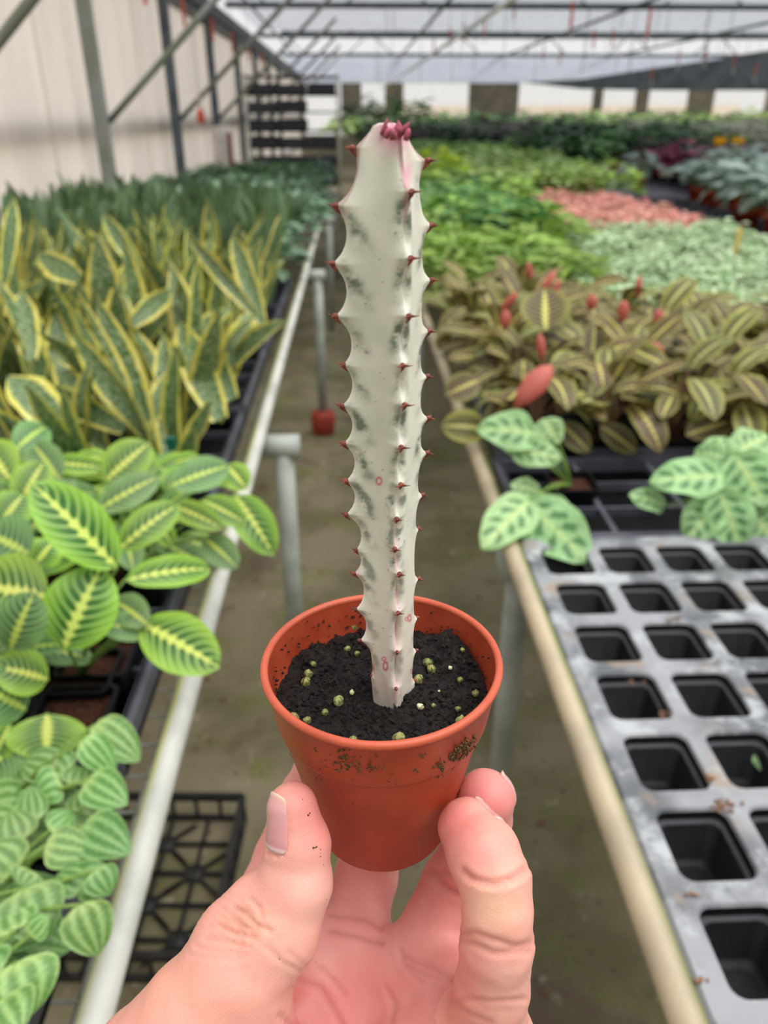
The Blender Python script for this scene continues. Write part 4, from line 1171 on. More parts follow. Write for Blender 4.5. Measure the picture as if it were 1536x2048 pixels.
# soil crumbs stuck to the thumb
mb = MB()
for (px, py, s) in [(618, 1625, .0005), (616, 1628, .0004), (628, 1693, .0007), (632, 1697, .0005), (641, 1702, .0003), (640, 1712, .0003), (648, 1729, .0003), (640, 1708, .0002), (621, 1606, .0002), (606, 1598, .0002), (654, 1800, .0002), (560, 1922, .0003), (632, 1926, .0003), (586, 1976, .0003)]:
    d_ = ray(px, py)
    k = int(np.argmin(np.where(HN[:, 2] < 0, (hx - px) ** 2 + (hy - py) ** 2 + HV[:, 2] * 2e3, 1e9)))
    crumb(mb, HW[k] - np.array(WRIST), s, rng)
o = mb.obj('soil_specks', M_DIRT, hand, smooth=False); tag(o, 'tiny dark soil specks on the thumb', kind='stuff')
# ================================================================== the plants on the benches
rp = random.Random(77)
def leaf_mesh(name, mat_, prof, L=1.0, W=.5, nv=8, nu=4, droop=.5, fold=.12, wave=0.0, wn=3, seed=0, twist=0.0, cup=0.0, pitch=0.0, rib=0.0, ribn=4):
    """a blade along +X from the origin, upper side +Z; u across, v along"""
    mb = MB(); vv, uv, ff = [], [], []
    x = z = 0.0; ang = pitch
    for j in range(nv + 1):
        t = j / nv
        if j:
            ang = pitch + droop * .5 - droop * t
            x += math.cos(ang) * L / nv; z += math.sin(ang) * L / nv
        w = prof(t) * W * .5
        tw = twist * t
        for i in range(nu + 1):
            s = i / nu * 2 - 1
            y = s * w
            zz = fold * abs(s) * w + cup * s * s * w + wave * math.sin(t * wn * 6.28 + seed + (1.3 if s > 0 else 0)) * abs(s) ** 2 + rib * math.cos(s * math.pi * ribn) * math.sin(math.pi * min(1, t * 1.1)) ** .6
            vv.append((x - math.sin(ang) * zz * .5, y * math.cos(tw) - zz * math.sin(tw), z + zz * math.cos(tw) + y * math.sin(tw)))
            uv.append((i / nu, t))
    for j in range(nv):
        for i in range(nu):
            a = j * (nu + 1) + i
            ff.append((a, a + nu + 1, a + nu + 2, a + 1))
    mb.add(vv, [f[::-1] for f in ff], uv=uv)
    return mb.mesh(name, mat_)
oval = lambda t: max(.02, math.sin(math.pi * min(1, max(0, t)) ** .98) ** .58)
heart = lambda t: max(.04, math.sin(math.pi * t ** .62) ** .62) if t > 0 else .30
oval2 = lambda t: max(.03, math.sin(math.pi * t ** .8) ** .6)
strap = lambda t: max(.02, (.45 + .55 * math.sin(math.pi * min(.5, t * .95 + .02))) * (1 - max(0, (t - .62) / .38) ** 1.8))
lance = lambda t: max(.02, math.sin(math.pi * t ** .8) ** .9)

# ---- leaf materials (pattern laid out along the blade)
def blade_mat(name, fn, rough=.42, spec=.4, transl=.22, var=.16, hue=.012):
    m = MT(name, rough, spec, transl)
    u, v = m.uv(); a = (u - .5).abs() * 2
    c = fn(m, u, v, a)
    return m.done(m.vary(c, var, hue))
def f_lemon(m, u, v, a):
    s = (v - a * a * .20 - a * .10) * 9.0
    fr = (s.fract() - .5).abs()
    vein = fr.step(.15, .07)
    c = m.mix(lin(74, 122, 40), lin(142, 186, 58), a.step(.3, .95))
    patch = fr.step(.12, .34) * (a.step(.62, .22)) * a.step(.04, .16)
    c = m.mix(c, lin(44, 92, 34), patch * .55)
    c = m.mix(c, lin(182, 212, 120), vein * a.step(.99, .85) * .8)
    mid = (a - (.5 - fr) * .46 * (1.1 - v) - .02).step(.07, .0)
    c = m.mix(c, lin(216, 230, 112), mid)
    return m.mix(c, lin(160, 206, 70), a.step(.86, .97) * .7)
def f_lemon_dark(m, u, v, a):
    s = (v - a * a * .20 - a * .10) * 9.0
    fr = (s.fract() - .5).abs()
    c = m.mix(lin(70, 112, 62), lin(110, 152, 84), a.step(.2, .9))
    c = m.mix(c, lin(170, 198, 140), fr.step(.14, .06) * .75)
    return m.mix(c, lin(194, 214, 100), (a - (.5 - fr) * .40 * (1.1 - v) - .02).step(.07, .0))
def f_red(m, u, v, a):
    s = (v - a * a * .16 - a * .10) * 9.0
    fr = (s.fract() - .5).abs()
    c = m.mix(lin(98, 92, 52), lin(146, 146, 70), a.step(.66, .98))
    c = m.mix(c, lin(54, 48, 36), fr.step(.1, .35) * a.step(.85, .4) * .6)
    c = m.mix(c, lin(184, 146, 106), fr.step(.14, .06) * a.step(1.0, .7) * .7)
    return m.mix(c, lin(224, 214, 118), (a - (.5 - fr) * .42 * (1.1 - v) - .01).step(.07, .0))
def f_red2(m, u, v, a):
    s = (v - a * a * .16 - a * .10) * 9.0
    fr = (s.fract() - .5).abs()
    c = m.mix(lin(110, 114, 60), lin(162, 164, 82), a.step(.4, .95))
    c = m.mix(c, lin(70, 66, 46), fr.step(.1, .35) * a.step(.85, .4) * .5)
    return m.mix(c, lin(214, 214, 130), (a - (.5 - fr) * .42 * (1.1 - v) - .01).step(.07, .0))
def f_kerch(m, u, v, a):
    w = (m.noise(7, 2, kind='UV') - .5)
    s = (v - a * .22 + w * .10) * 5.0
    fr = (s.fract() - .5).abs()
    spot = ((a - .40 + w * .5).abs() * 2.3 + fr * 2.2).step(1.0, .62)
    c = m.mix(lin(156, 200, 136), lin(184, 218, 156), m.noise(14, 3, kind='UV').step(.4, .7))
    c = m.mix(c, lin(204, 228, 150), (a - .04).step(.10, 0) * .8)
    return m.mix(c, lin(70, 118, 68), spot * v.step(.04, .16) * v.step(.97, .85) * .85)
def f_snake(m, u, v, a):
    bands = m.noise(5.0, 3, kind='UV', stretch=(1.2, 7, 1)).step(.42, .60)
    c = m.mix(lin(76, 104, 56), lin(148, 168, 124), bands * .85)
    edge = (a + (m.noise(3.0, 2, kind='UV', stretch=(.5, 5, 1)) - .5) * .35).step(.66, .75)
    return m.mix(c, m.mix(lin(214, 206, 88), lin(236, 230, 146), m.noise(9, 2, kind='UV').step(.4, .7)), edge)
def f_snake_dark(m, u, v, a):
    bands = m.noise(6.0, 3, kind='UV', stretch=(1.0, 9, 1)).step(.42, .58)
    c = m.mix(lin(66, 98, 56), lin(124, 152, 116), bands * .75)
    return m.mix(c, lin(170, 178, 96), a.step(.86, .95) * .5)
def f_pep(m, u, v, a):
    r = ((u * 4.0 + .5).fract() - .5).abs() * 2
    nz = m.noise(11, 4, kind='UV', stretch=(1, 1.5, 1)) - .5
    c = m.mix(lin(92, 138, 68), lin(152, 190, 116), (1.0 - r + nz * 1.6).step(.1, 1.0))
    c = m.mix(c, lin(188, 214, 130), v.step(.25, .02) * .5)
    return m.mix(c, lin(82, 130, 66), m.noise(22, 3, kind='UV').step(.55, .75) * .35)
ML = blade_mat('lime_striped_leaf', f_lemon); MLD = blade_mat('dull_striped_leaf', f_lemon_dark)
MR = blade_mat('red_veined_leaf', f_red); MR2 = blade_mat('olive_veined_leaf', f_red2)
MK = blade_mat('spotted_pale_leaf', f_kerch, var=.10)
MS = blade_mat('yellow_edged_blade', f_snake, transl=.10, rough=.38); MSD = blade_mat('dark_banded_blade', f_snake_dark, transl=.08, rough=.38)
MP = blade_mat('crinkled_leaf', f_pep, rough=.36, transl=.18)
M_ROLL = plain('rolled_red_leaf', lin(204, 98, 92), .45, .4, nscale=60, c2=lin(220, 132, 112), transl=.2)
M_STEMG = plain('green_stalk', lin(110, 146, 66), .5, .3, nscale=60, c2=lin(138, 166, 84), transl=.1)
M_STEMR = plain('reddish_stalk', lin(150, 96, 76), .5, .3, nscale=60, c2=lin(120, 110, 64), transl=.1)
M_PSOIL = plain('brown_pot_soil', lin(84, 52, 38), .9, .15, nscale=160, c2=lin(48, 30, 24), bump=.8, bdist=.004)

LEM = [leaf_mesh('leaf', ML, oval, W=.54, droop=d, fold=.14, nv=12, nu=6, wave=.012, seed=s) for d, s in ((.5, 0), (.9, 2), (.2, 4))]
LED = [leaf_mesh('leaf', MLD, oval, W=.52, droop=d, fold=.12, nv=12, nu=6, wave=.012, seed=s) for d, s in ((.6, 0), (1.0, 2))]
RED = [leaf_mesh('leaf', q, oval, W=.54, droop=d, fold=.16, nv=9, nu=4, wave=.015, seed=s) for q, d, s in ((MR, .5, 0), (MR2, .9, 2), (MR, 1.1, 4), (MR, .3, 1))]
KER = [leaf_mesh('leaf', MK, oval2, W=.62, droop=d, fold=.06, nv=12, nu=6, wave=.05, wn=1.6, seed=s) for d, s in ((.4, 0), (.8, 2), (1.1, 4))]
SNK = [leaf_mesh('blade', MS, strap, W=.19, droop=d, fold=.35, nv=12, nu=4, twist=tw, wave=.010, wn=2, seed=s) for d, tw, s in ((.25, .4, 0), (-.2, -.5, 2), (.6, .9, 4), (.1, -.9, 1))]
SND = [leaf_mesh('blade', MSD, strap, W=.17, droop=d, fold=.35, nv=9, nu=4, twist=tw, wave=.010, wn=2, seed=s) for d, tw, s in ((.15, .4, 0), (-.15, -.5, 2), (.3, .9, 4))]
ROLL = MB().tube([(0, 0, 0), (.25, 0, .02), (.55, 0, .03), (.85, 0, .02), (1, 0, 0)], [.03, .12, .16, .11, .01], 10).mesh('rolled_leaf', M_ROLL)
PEP = [leaf_mesh('leaf', MP, heart, W=.86, droop=d, fold=f, nv=10, nu=16, wave=.02, wn=1.5, seed=sd, rib=.020, ribn=4) for d, f, sd in ((.7, .02, 0), (1.1, .05, 2), (.4, -.02, 4))]
STALK = MB().tube([(0, 0, 0), (.35, 0, .05), (.7, 0, .055), (1, 0, 0)], [.014, .012, .010, .008], 6).mesh('stalk', M_STEMG)
STALKR = MB().tube([(0, 0, 0), (.35, 0, .05), (.7, 0, .055), (1, 0, 0)], [.014, .012, .010, .008], 6).mesh('stalk', M_STEMR)
def frame(base, tip, nrm, scale=None, wide=1.0):
    x = (tip - base); L = x.length; x = x / L
    y = nrm.cross(x); y = y.normalized() if y.length > 1e-6 else Vector((0, 1, 0))
    z = x.cross(y)
    s = L if scale is None else scale
    return Matrix(((x.x * L, y.x * s * wide, z.x * s, base.x), (x.y * L, y.y * s * wide, z.y * s, base.y), (x.z * L, y.z * s * wide, z.z * s, base.z), (0, 0, 0, 1)))
def put(plant, name, mesh, base, tip, nrm, wide=1.0, scale=None):
    o0 = plant.location if plant is not None else Vector()
    return link(name, mesh, plant, frame(Vector(base) - o0, Vector(tip) - o0, nrm, scale, wide))
# black square pot
pb_ = MB()
for (h1, z1, h2, z2) in ((.030, 0, .040, .075),):
    ring = lambda h, z: [(x, y, z) for x, y in rrect(0, 0, h, h, .008)]
    rr_ = [ring(.030, 0), ring(.0395, .074), ring(.042, .074), ring(.042, .080), ring(.0385, .080), ring(.037, .066)]
    vv = [p for r in rr_ for p in r]
    ff = [(r * 20 + k, r * 20 + (k + 1) % 20, (r + 1) * 20 + (k + 1) % 20, (r + 1) * 20 + k) for r in range(5) for k in range(20)]
    pb_.add(vv, ff + [tuple(range(19, -1, -1))])
POTM = pb_.mesh('nursery_pot', M_BLACK, smooth=False)
ps_ = MB(); vv = [(x, y, .066) for x, y in rrect(0, 0, .037, .037, .006)] + [(0, 0, .070)]
SOILM = ps_.add(vv, [(k, (k + 1) % 20, 20) for k in range(20)]).mesh('pot_soil', M_PSOIL)
ZP = .738                                   # where pots stand
def new_plant(name, x, y, label, cat, group, pot_=True, z=ZP, rz=0.0, soil_=True):
    p = empty(name, (x, y, z)); tag(p, label, cat, group)
    if pot_:
        link('pot_soil', SOILM, link('nursery_pot', POTM, p, Matrix.Rotation(rz, 4, 'Z')))
    return p
def in_view(x, y, z, m_=140):
    d = Vector((x, y, z)) - CAM; dz = d.dot(_f)
    if dz < .05: return False
    px, py = 768 + F_PX * d.dot(_r) / dz, 1024 - F_PX * d.dot(_u) / dz
    return -m_ < px < W_PX + m_ and -m_ < py < H_PX + m_
def bushy(plant, n, meshes, L, h, spread, rg, stalk=STALK, pitch=(-.5, .5), wide=1.0, top=.07):
    """leaves on arching stalks around the plant's middle"""
    o = plant.location; c0 = Vector((o.x, o.y, o.z + top))
    for i in range(n):
        az = i * 2.4 + rg.uniform(-.5, .5); q = math.sqrt((i + .5) / n)
        hh = h * (1.05 - .55 * q) * rg.uniform(.8, 1.15); rad = spread * q * rg.uniform(.7, 1.1)
        d = Vector((math.cos(az), math.sin(az), 0))
        b = c0 + d * rad + Vector((0, 0, hh))
        pt = rg.uniform(*pitch) + .25 - .5 * q
        l = L * rg.uniform(.75, 1.15)
        dirv = d * math.cos(pt) + Vector((0, 0, math.sin(pt)))
        nr = Vector((0, 0, 1)) * math.cos(pt) - d * math.sin(pt) + Vector((rg.uniform(-.35, .35), rg.uniform(-.5, .15), 0))
        put(plant, 'leaf', rg.choice(meshes), b, b + dirv * l, nr, wide)
        put(plant, 'stalk', stalk, c0 + d * rg.uniform(0, .012), b, Vector((0, 0, 1)) if rad > .01 else Vector((1, 0, 0)), scale=.16)
CAMV = -_f

# ---------------------------------------------------------------- left bench: lime striped plants (front group, leaf by leaf)
def hero(plant, kind, bx, by, tx, ty, Yb, Yt, w_px, wide0, stalk_from=None, mesh=None, face=.75, name='leaf', st=STALK):
    """one large leaf given by its two ends"""
    b, t = at_y(bx, by, Yb), at_y(tx, ty, Yt)
    L = (t - b).length; dep = ((b + t) * .5 - CAM).dot(_f)
    wide = (w_px * dep / F_PX) / (L * wide0)
    x = (t - b).normalized()
    n = (CAM - (b + t) * .5).normalized() * face + Vector((0, 0, 1)) * (1 - face)
    n = n - x * n.dot(x)
    put(plant, name, mesh if mesh else rp.choice(kind), b, t, n, wide, scale=L)
    if stalk_from is not None and plant is not None:
        put(plant, 'stalk', st, stalk_from, b, Vector((0, 0, 1)) if abs((b - stalk_from).normalized().z) < .95 else Vector((1, 0, 0)), scale=.18)
GL = 'lime striped plants on the bench by the white rail'
P_L = [new_plant('striped_prayer_plant', *xy, lab, 'plant', GL) for xy, lab in [
    ((-.330, .735), 'lime-striped plant with the largest upright leaf, nearest the viewer beside the white rail'),
    ((-.455, .720), 'lime-striped plant at the picture edge, broad leaves with pale ribs'),
    ((-.330, .960), 'lime-striped plant whose leaves hang over the white rail'),
    ((-.450, .960), 'lime-striped plant behind the largest upright leaf, further from the rail'),
    ((-.600, .900), 'lime-striped plant at the picture edge in the back row'),
    ((-.350, .600), 'lime-striped plant with one leaf cut flat beside the crinkled plants')]]
S_L = [Vector((p.location.x, p.location.y, ZP + .07)) for p in P_L]
for (pi, bx, by, tx, ty, Yb, Yt, w, mi) in [
    (0, 233, 1136, 62, 962, .68, .70, 118, 0), (0, 126, 1298, 205, 1128, .64, .69, 140, 1), (0, 284, 1246, 440, 1336, .70, .66, 118, 0), (0, 296, 1250, 222, 1196, .69, .72, 72, 3), (0, 250, 1160, 428, 1136, .74, .80, 66, 1),
    (0, 236, 1100, 362, 1004, .78, .84, 72, 1), (0, 300, 1262, 190, 1248, .70, .68, 62, 3),
    (2, 210, 962, 300, 884, .98, 1.03, 84, 0), (2, 196, 1020, 322, 950, .90, .95, 70, 3), (2, 340, 972, 462, 930, .92, .97, 74, 3), (2, 345, 1012, 448, 1058, .90, .86, 52, 1), (2, 470, 990, 550, 1114, .92, .86, 78, 1), (2, 452, 930, 494, 978, .98, .96, 58, 0),
    (2, 405, 1000, 492, 1046, .90, .88, 58, 0), (2, 408, 1075, 476, 1136, .88, .84, 66, 3), (2, 300, 1030, 350, 1095, .88, .86, 44, 1), (2, 330, 985, 372, 940, .96, 1.0, 60, 1),
    (1, 96, 1196, -60, 1170, .66, .66, 150, 1), (1, 62, 1276, -70, 1296, .64, .62, 100, 3), (1, 96, 1360, -20, 1330, .62, .60, 92, 1), (1, 60, 1110, -40, 1060, .70, .72, 120, 3), (1, 20, 1300, 70, 1180, .60, .62, 110, 3), (1, 52, 1420, -60, 1360, .60, .58, 120, 3), (1, 30, 1560, -30, 1440, .56, .58, 90, 3),
    (3, 60, 1060, 150, 960, .88, .95, 90, 3), (3, 100, 926, 214, 936, 1.0, 1.0, 44, 0), (3, 96, 990, 200, 985, .95, .98, 50, 3), (3, 40, 1010, 90, 920, .90, .95, 76, 1), (3, 120, 960, 60, 880, .98, 1.02, 70, 3), (3, 70, 1130, 110, 1080, .80, .82, 70, 1),
    (4, 20, 960, -40, 880, .94, .98, 90, 1), (4, 30, 900, 96, 850, 1.0, 1.06, 70, 3), (4, 0, 1050, 50, 985, .86, .9, 80, 1),
    (5, 96, 1428, 92, 1520, .575, .545, 148, 2), (5, 40, 1470, -40, 1560, .56, .53, 100, 3), (5, 20, 1450, -20, 1530, .56, .54, 60, 0)]:
    mesh = LED[rp.randrange(2)] if mi == 3 else LEM[mi]
    hero(P_L[pi], None, bx, by, tx, ty, Yb, Yt, w, .53, S_L[pi], mesh)
for p in (P_L[2], P_L[3], P_L[4], P_L[1]):
    bushy(p, 9, LEM + LED, .10, .10, .07, rp)
k_ = 0
for (x, y) in [(-.34, 1.13), (-.46, 1.12), (-.58, 1.1), (-.70, 1.05)]:
    p = new_plant('striped_prayer_plant', x, y, f'lime-striped plant of the back row before the snake plants, {ordw(k_)} from the white rail', 'plant', GL, pot_=False); k_ += 1
    bushy(p, 12, LEM + LED, .10, .11, .07, rp)
# two pots without foliage cover beside the front plant
for (x, y, lab) in [(-.318, .665, 'black square pot of brown soil below the largest striped leaf'), (-.318, .765, 'black square pot of brown soil next behind, under hanging striped leaves'), (-.318, .53, 'black square pot of brown soil between striped and crinkled plants')]:
    p = empty('soil_pot', (x, y, ZP)); tag(p, lab, 'pot', 'pots of bare soil by the white rail')
    link('pot_soil', SOILM, link('nursery_pot', POTM, p))

# ---------------------------------------------------------------- left bench: crinkled plants at the bottom edge
GP = 'crinkled plants at the bottom of the bench by the rail'
P_P = [new_plant('crinkled_peperomia', *xy, lab, 'plant', GP) for xy, lab in [
    ((-.352, .500), 'crinkled pale green plant of the top row, next to the striped leaves'), ((-.330, .400), 'crinkled pale green plant leaning on the white rail, middle of the group'),
    ((-.420, .385), 'crinkled pale green plant at the picture edge, middle of the group'), ((-.345, .275), 'crinkled plant with the largest round leaf, lowest at the picture edge')]]
for (pi, bx, by, tx, ty, Yb, Yt, w, mi) in [
    (0, 190, 1450, 282, 1522, .55, .53, 84, 0), (0, 168, 1478, 230, 1545, .52, .51, 66, 2), (0, 120, 1560, 70, 1590, .50, .49, 80, 1), (0, 175, 1560, 255, 1610, .49, .47, 84, 0), (0, 150, 1570, 165, 1530, .50, .52, 62, 1), (0, 165, 1620, 160, 1580, .48, .50, 56, 2), (0, 110, 1540, 40, 1520, .52, .53, 76, 1), (0, 130, 1545, 95, 1500, .52, .54, 70, 2),
    (1, 166, 1652, 262, 1706, .45, .43, 98, 0), (1, 92, 1690, 188, 1706, .43, .43, 84, 2), (1, 100, 1660, 150, 1622, .46, .48, 58, 2), (1, 170, 1770, 110, 1745, .40, .41, 70, 1), (1, 160, 1810, 200, 1912, .37, .35, 100, 0), (1, 150, 1775, 228, 1740, .40, .41, 80, 1), (1, 68, 1640, 60, 1570, .46, .49, 60, 2), (1, 190, 1740, 222, 1790, .40, .39, 70, 0),
    (2, 40, 1680, 20, 1620, .43, .45, 80, 0), (2, 30, 1740, -30, 1690, .41, .42, 100, 1), (2, 52, 1776, 84, 1882, .39, .36, 128, 0), (2, 60, 1740, 40, 1770, .41, .40, 70, 2), (2, 10, 1660, -40, 1640, .44, .45, 90, 1),
    (3, 34, 1924, 66, 2034, .335, .31, 140, 1), (3, 30, 1860, 10, 1810, .36, .38, 100, 2), (3, 60, 1870, 96, 1830, .36, .37, 56, 0), (3, 0, 2000, 40, 2070, .31, .29, 120, 1), (3, -10, 1960, -60, 1930, .33, .34, 120, 0)]:
    hero(P_P[pi], PEP, bx, by, tx, ty, Yb, Yt, w, .84, Vector((P_P[pi].location.x, P_P[pi].location.y, ZP + .07)), PEP[mi], face=.6)
for p in P_P:
    bushy(p, 9, PEP, .07, .055, .05, rp, pitch=(-.6, .2))

# ---------------------------------------------------------------- rows of snake plants
def snake(plant, meshes, n, L, rg, lean=.35, wide=1.0):
    o = plant.location
    for i in range(n):
        az = rg.uniform(0, 6.283); tilt = rg.uniform(.05, lean) + (.35 if rg.random() < .15 else 0)
        d = Vector((math.cos(az) * math.sin(tilt), math.sin(az) * math.sin(tilt), math.cos(tilt)))
        b = Vector((o.x + .018 * math.cos(az), o.y + .018 * math.sin(az), o.z + .06))
        n_ = Vector((math.cos(az + 3.14 + rg.uniform(-.8, .8)), math.sin(az + 3.14 + rg.uniform(-.8, .8)), .2))
        put(plant, 'blade', rg.choice(meshes), b, b + d * L * rg.uniform(.6, 1.12), n_, wide * rg.uniform(.85, 1.2))
def placed(xs, ys, jit, ok):
    """jittered rows; keeps what the picture can show and counts it along each row"""
    out, row = [], 0
    for y in ys:
        line = []
        for x in xs:
            q = (x + rp.uniform(-jit, jit), y + rp.uniform(-jit, jit))
            if ok(*q): line.append(q)
        line.sort(key=lambda q: abs(q[0]))
        out += [(q[0], q[1], i, row) for i, q in enumerate(line)]
        row += 1 if line else 0
    return out
def rows(name, label, cat, group, xs, ys, make, jit=.03, z=ZP, pot_=False, cond=None, ztest=.25, lab_rail='the white rail'):
    for (xx, yy, i, j) in placed(xs, ys, jit, lambda x, y: (not cond or cond(x, y)) and in_view(x, y, z + ztest, 230)):
        make(new_plant(name, xx, yy, f'{label}, {ordw(i)} from {lab_rail}, {ordw(j)} row', cat, group, pot_=pot_ and j < 1, z=z))
frange = lambda a, b, s: [a + s * k for k in range(int((b - a) / s + 1e-6) + 1)]
GS = 'yellow-edged snake plants on the bench by the wall'
rows('snake_plant', 'yellow-edged snake plant', 'plant', GS, [-.34 - .125 * k for k in range(9)], frange(1.32, 2.62, .14), lambda p: snake(p, SNK, 6, .34, rp, .78, 1.0), pot_=True)
# a few blades that stand out
PS = [new_plant('snake_plant', x, y, lab, 'plant', GS, pot_=False) for x, y, lab in [(-.72, 1.95, 'snake plant with one long yellow blade rising above the dark ones'), (-.36, 1.75, 'snake plant with a bent yellow blade beside the white rail'), (-.78, 1.48, 'snake plant with a tall thin yellow-edged blade at the picture edge'), (-.36, 1.33, 'snake plant with broad green blades fanning toward the white rail')]]
for (pi, bx, by, tx, ty, Yb, Yt, w) in [(0, 280, 540, 205, 425, 1.9, 2.0, 36), (0, 160, 560, 75, 505, 1.8, 1.85, 60), (1, 525, 650, 465, 465, 1.78, 1.9, 44), (1, 510, 630, 375, 470, 1.76, 1.9, 34), (1, 262, 650, 345, 575, 1.6, 1.7, 48), (2, 10, 560, 28, 392, 1.55, 1.6, 34),
                                     (3, 440, 840, 360, 640, 1.36, 1.46, 74), (3, 465, 800, 400, 660, 1.40, 1.48, 60), (3, 295, 870, 145, 665, 1.30, 1.42, 62), (3, 250, 860, 85, 770, 1.28, 1.36, 58), (3, 130, 860, 15, 750, 1.26, 1.34, 90), (3, 300, 850, 340, 740, 1.32, 1.38, 42), (3, 205, 900, 110, 715, 1.30, 1.44, 66), (3, 60, 720, 45, 580, 1.4, 1.48, 60)]:
    hero(PS[pi], SNK, bx, by, tx, ty, Yb, Yt, w, .20, None, face=.8, name='blade')
GD = 'dark snake plants on the bench by the wall'
rows('snake_plant', 'dark green snake plant', 'plant', GD, [-.34 - .13 * k for k in range(9)], frange(2.76, 4.30, .17), lambda p: snake(p, SND, 6, .33, rp, .28, 1.1))

# ---------------------------------------------------------------- right bench: two pale spotted plants in the ribbed tray
GK = 'pale spotted plants in the ribbed carry tray'
PKA = new_plant('spotted_prayer_plant', .385, 1.235, 'small pale green plant with dark spots, nearest the cream rail', 'plant', GK)
PKB = new_plant('spotted_prayer_plant', .690, 1.170, 'larger pale green plant with dark spots, away from the cream rail', 'plant', GK)
sa, sb_ = Vector((.385, 1.235, ZP + .07)), Vector((.690, 1.17, ZP + .07))
for (bx, by, tx, ty, Yb, Yt, w, mi) in [(1062, 1000, 964, 1094, 1.12, 1.02, 96, 0), (1050, 1005, 1178, 1124, 1.12, 1.00, 122, 0), (1078, 872, 948, 858, 1.24, 1.22, 84, 2), (1084, 838, 1118, 890, 1.28, 1.24, 60, 1), (1020, 900, 1128, 918, 1.22, 1.20, 64, 1), (1080, 985, 1020, 970, 1.2, 1.18, 46, 1), (1085, 1000, 1146, 1022, 1.2, 1.17, 40, 1), (1060, 900, 1000, 880, 1.24, 1.26, 50, 0)]:
    hero(PKA, KER, bx, by, tx, ty, Yb, Yt, w, .62, sa, KER[mi], face=.7)
for (bx, by, tx, ty, Yb, Yt, w, mi) in [(1446, 952, 1300, 962, 1.10, 1.08, 88, 0), (1440, 982, 1480, 1096, 1.08, 1.03, 100, 0), (1436, 1000, 1372, 1084, 1.09, 1.05, 84, 1), (1468, 908, 1534, 1016, 1.12, 1.06, 118, 0), (1330, 1012, 1258, 990, 1.10, 1.08, 52, 1), (1450, 915, 1385, 905, 1.14, 1.16, 56, 2), (1470, 910, 1540, 870, 1.14, 1.18, 80, 1), (1500, 1030, 1560, 1090, 1.08, 1.04, 90, 2), (1480, 960, 1580, 960, 1.1, 1.08, 110, 0), (1340, 960, 1318, 938, 1.1, 1.12, 40, 1), (1440, 920, 1440, 870, 1.14, 1.18, 70, 2)]:
    hero(PKB, KER, bx, by, tx, ty, Yb, Yt, w, .62, sb_, KER[mi], face=.7)
PKC = new_plant('spotted_prayer_plant', .600, .64, 'pale green leafed plant just entering at the picture edge over the cell tray', 'plant', GK)
hero(PKC, KER, 1600, 1520, 1506, 1520, .62, .61, 90, .62, Vector((.60, .64, ZP + .07)), KER[0], face=.8)

# ---------------------------------------------------------------- red-veined plants
GR_ = 'red-veined plants on the wide bench'
def redp(p):
    bushy(p, 14, RED, .105, .15, .085, rp, stalk=STALKR, pitch=(-.7, .8))
    if rp.random() < .22:
        b = p.location + Vector((rp.uniform(-.04, .04), rp.uniform(-.04, .04), .22)); put(p, 'rolled_leaf', ROLL, b, b + Vector((rp.uniform(-.02, .04), rp.uniform(-.03, .02), .06)), CAMV)
redf = lambda x, y: y < 2.78 - .62 * x
rows('red_veined_prayer_plant', 'red-veined dark plant', 'plant', GR_, [.36 + .135 * k for k in range(9)], frange(1.48, 2.7, .14), redp, jit=.025, pot_=True, cond=redf, lab_rail='the cream rail')
PRD = new_plant('red_veined_prayer_plant', .42, 1.43, 'red-veined plant with a big rolled red leaf beside the cream rail', 'plant', GR_)
hero(PRD, None, 1030, 816, 1104, 730, 1.345, 1.37, 52, .32, None, ROLL, name='rolled_leaf')
for (bx, by, tx, ty, Yb, Yt, w, k) in [(1090, 660, 1090, 575, 1.62, 1.70, 100, 3), (1145, 640, 1045, 610, 1.66, 1.7, 60, 1), (1250, 820, 1340, 830, 1.46, 1.44, 62, 3), (1200, 850, 1275, 905, 1.44, 1.40, 50, 0), (1120, 845, 1180, 905, 1.42, 1.38, 50, 0), (1255, 690, 1335, 752, 1.55, 1.5, 60, 1), (1390, 800, 1500, 775, 1.45, 1.46, 50, 1), (1370, 870, 1470, 840, 1.42, 1.44, 62, 3), (1340, 795, 1385, 720, 1.5, 1.55, 70, 0), (1110, 800, 1180, 790, 1.45, 1.44, 60, 3), (975, 860, 880, 850, 1.42, 1.42, 70, 1), (960, 760, 890, 790, 1.5, 1.48, 60, 3)]:
    hero(PRD, None, bx, by, tx, ty, Yb, Yt, w, .54, None, RED[k])
for (bx, by, tx, ty, Y) in [(1245, 645, 1248, 600, 1.7), (1182, 622, 1184, 588, 1.75), (1320, 660, 1316, 618, 1.72), (1010, 660, 1012, 620, 1.7), (1325, 720, 1305, 685, 1.6)]:
    hero(PRD, None, bx, by, tx, ty, Y - .03, Y - .03, 24, .32, None, ROLL, name='rolled_leaf')

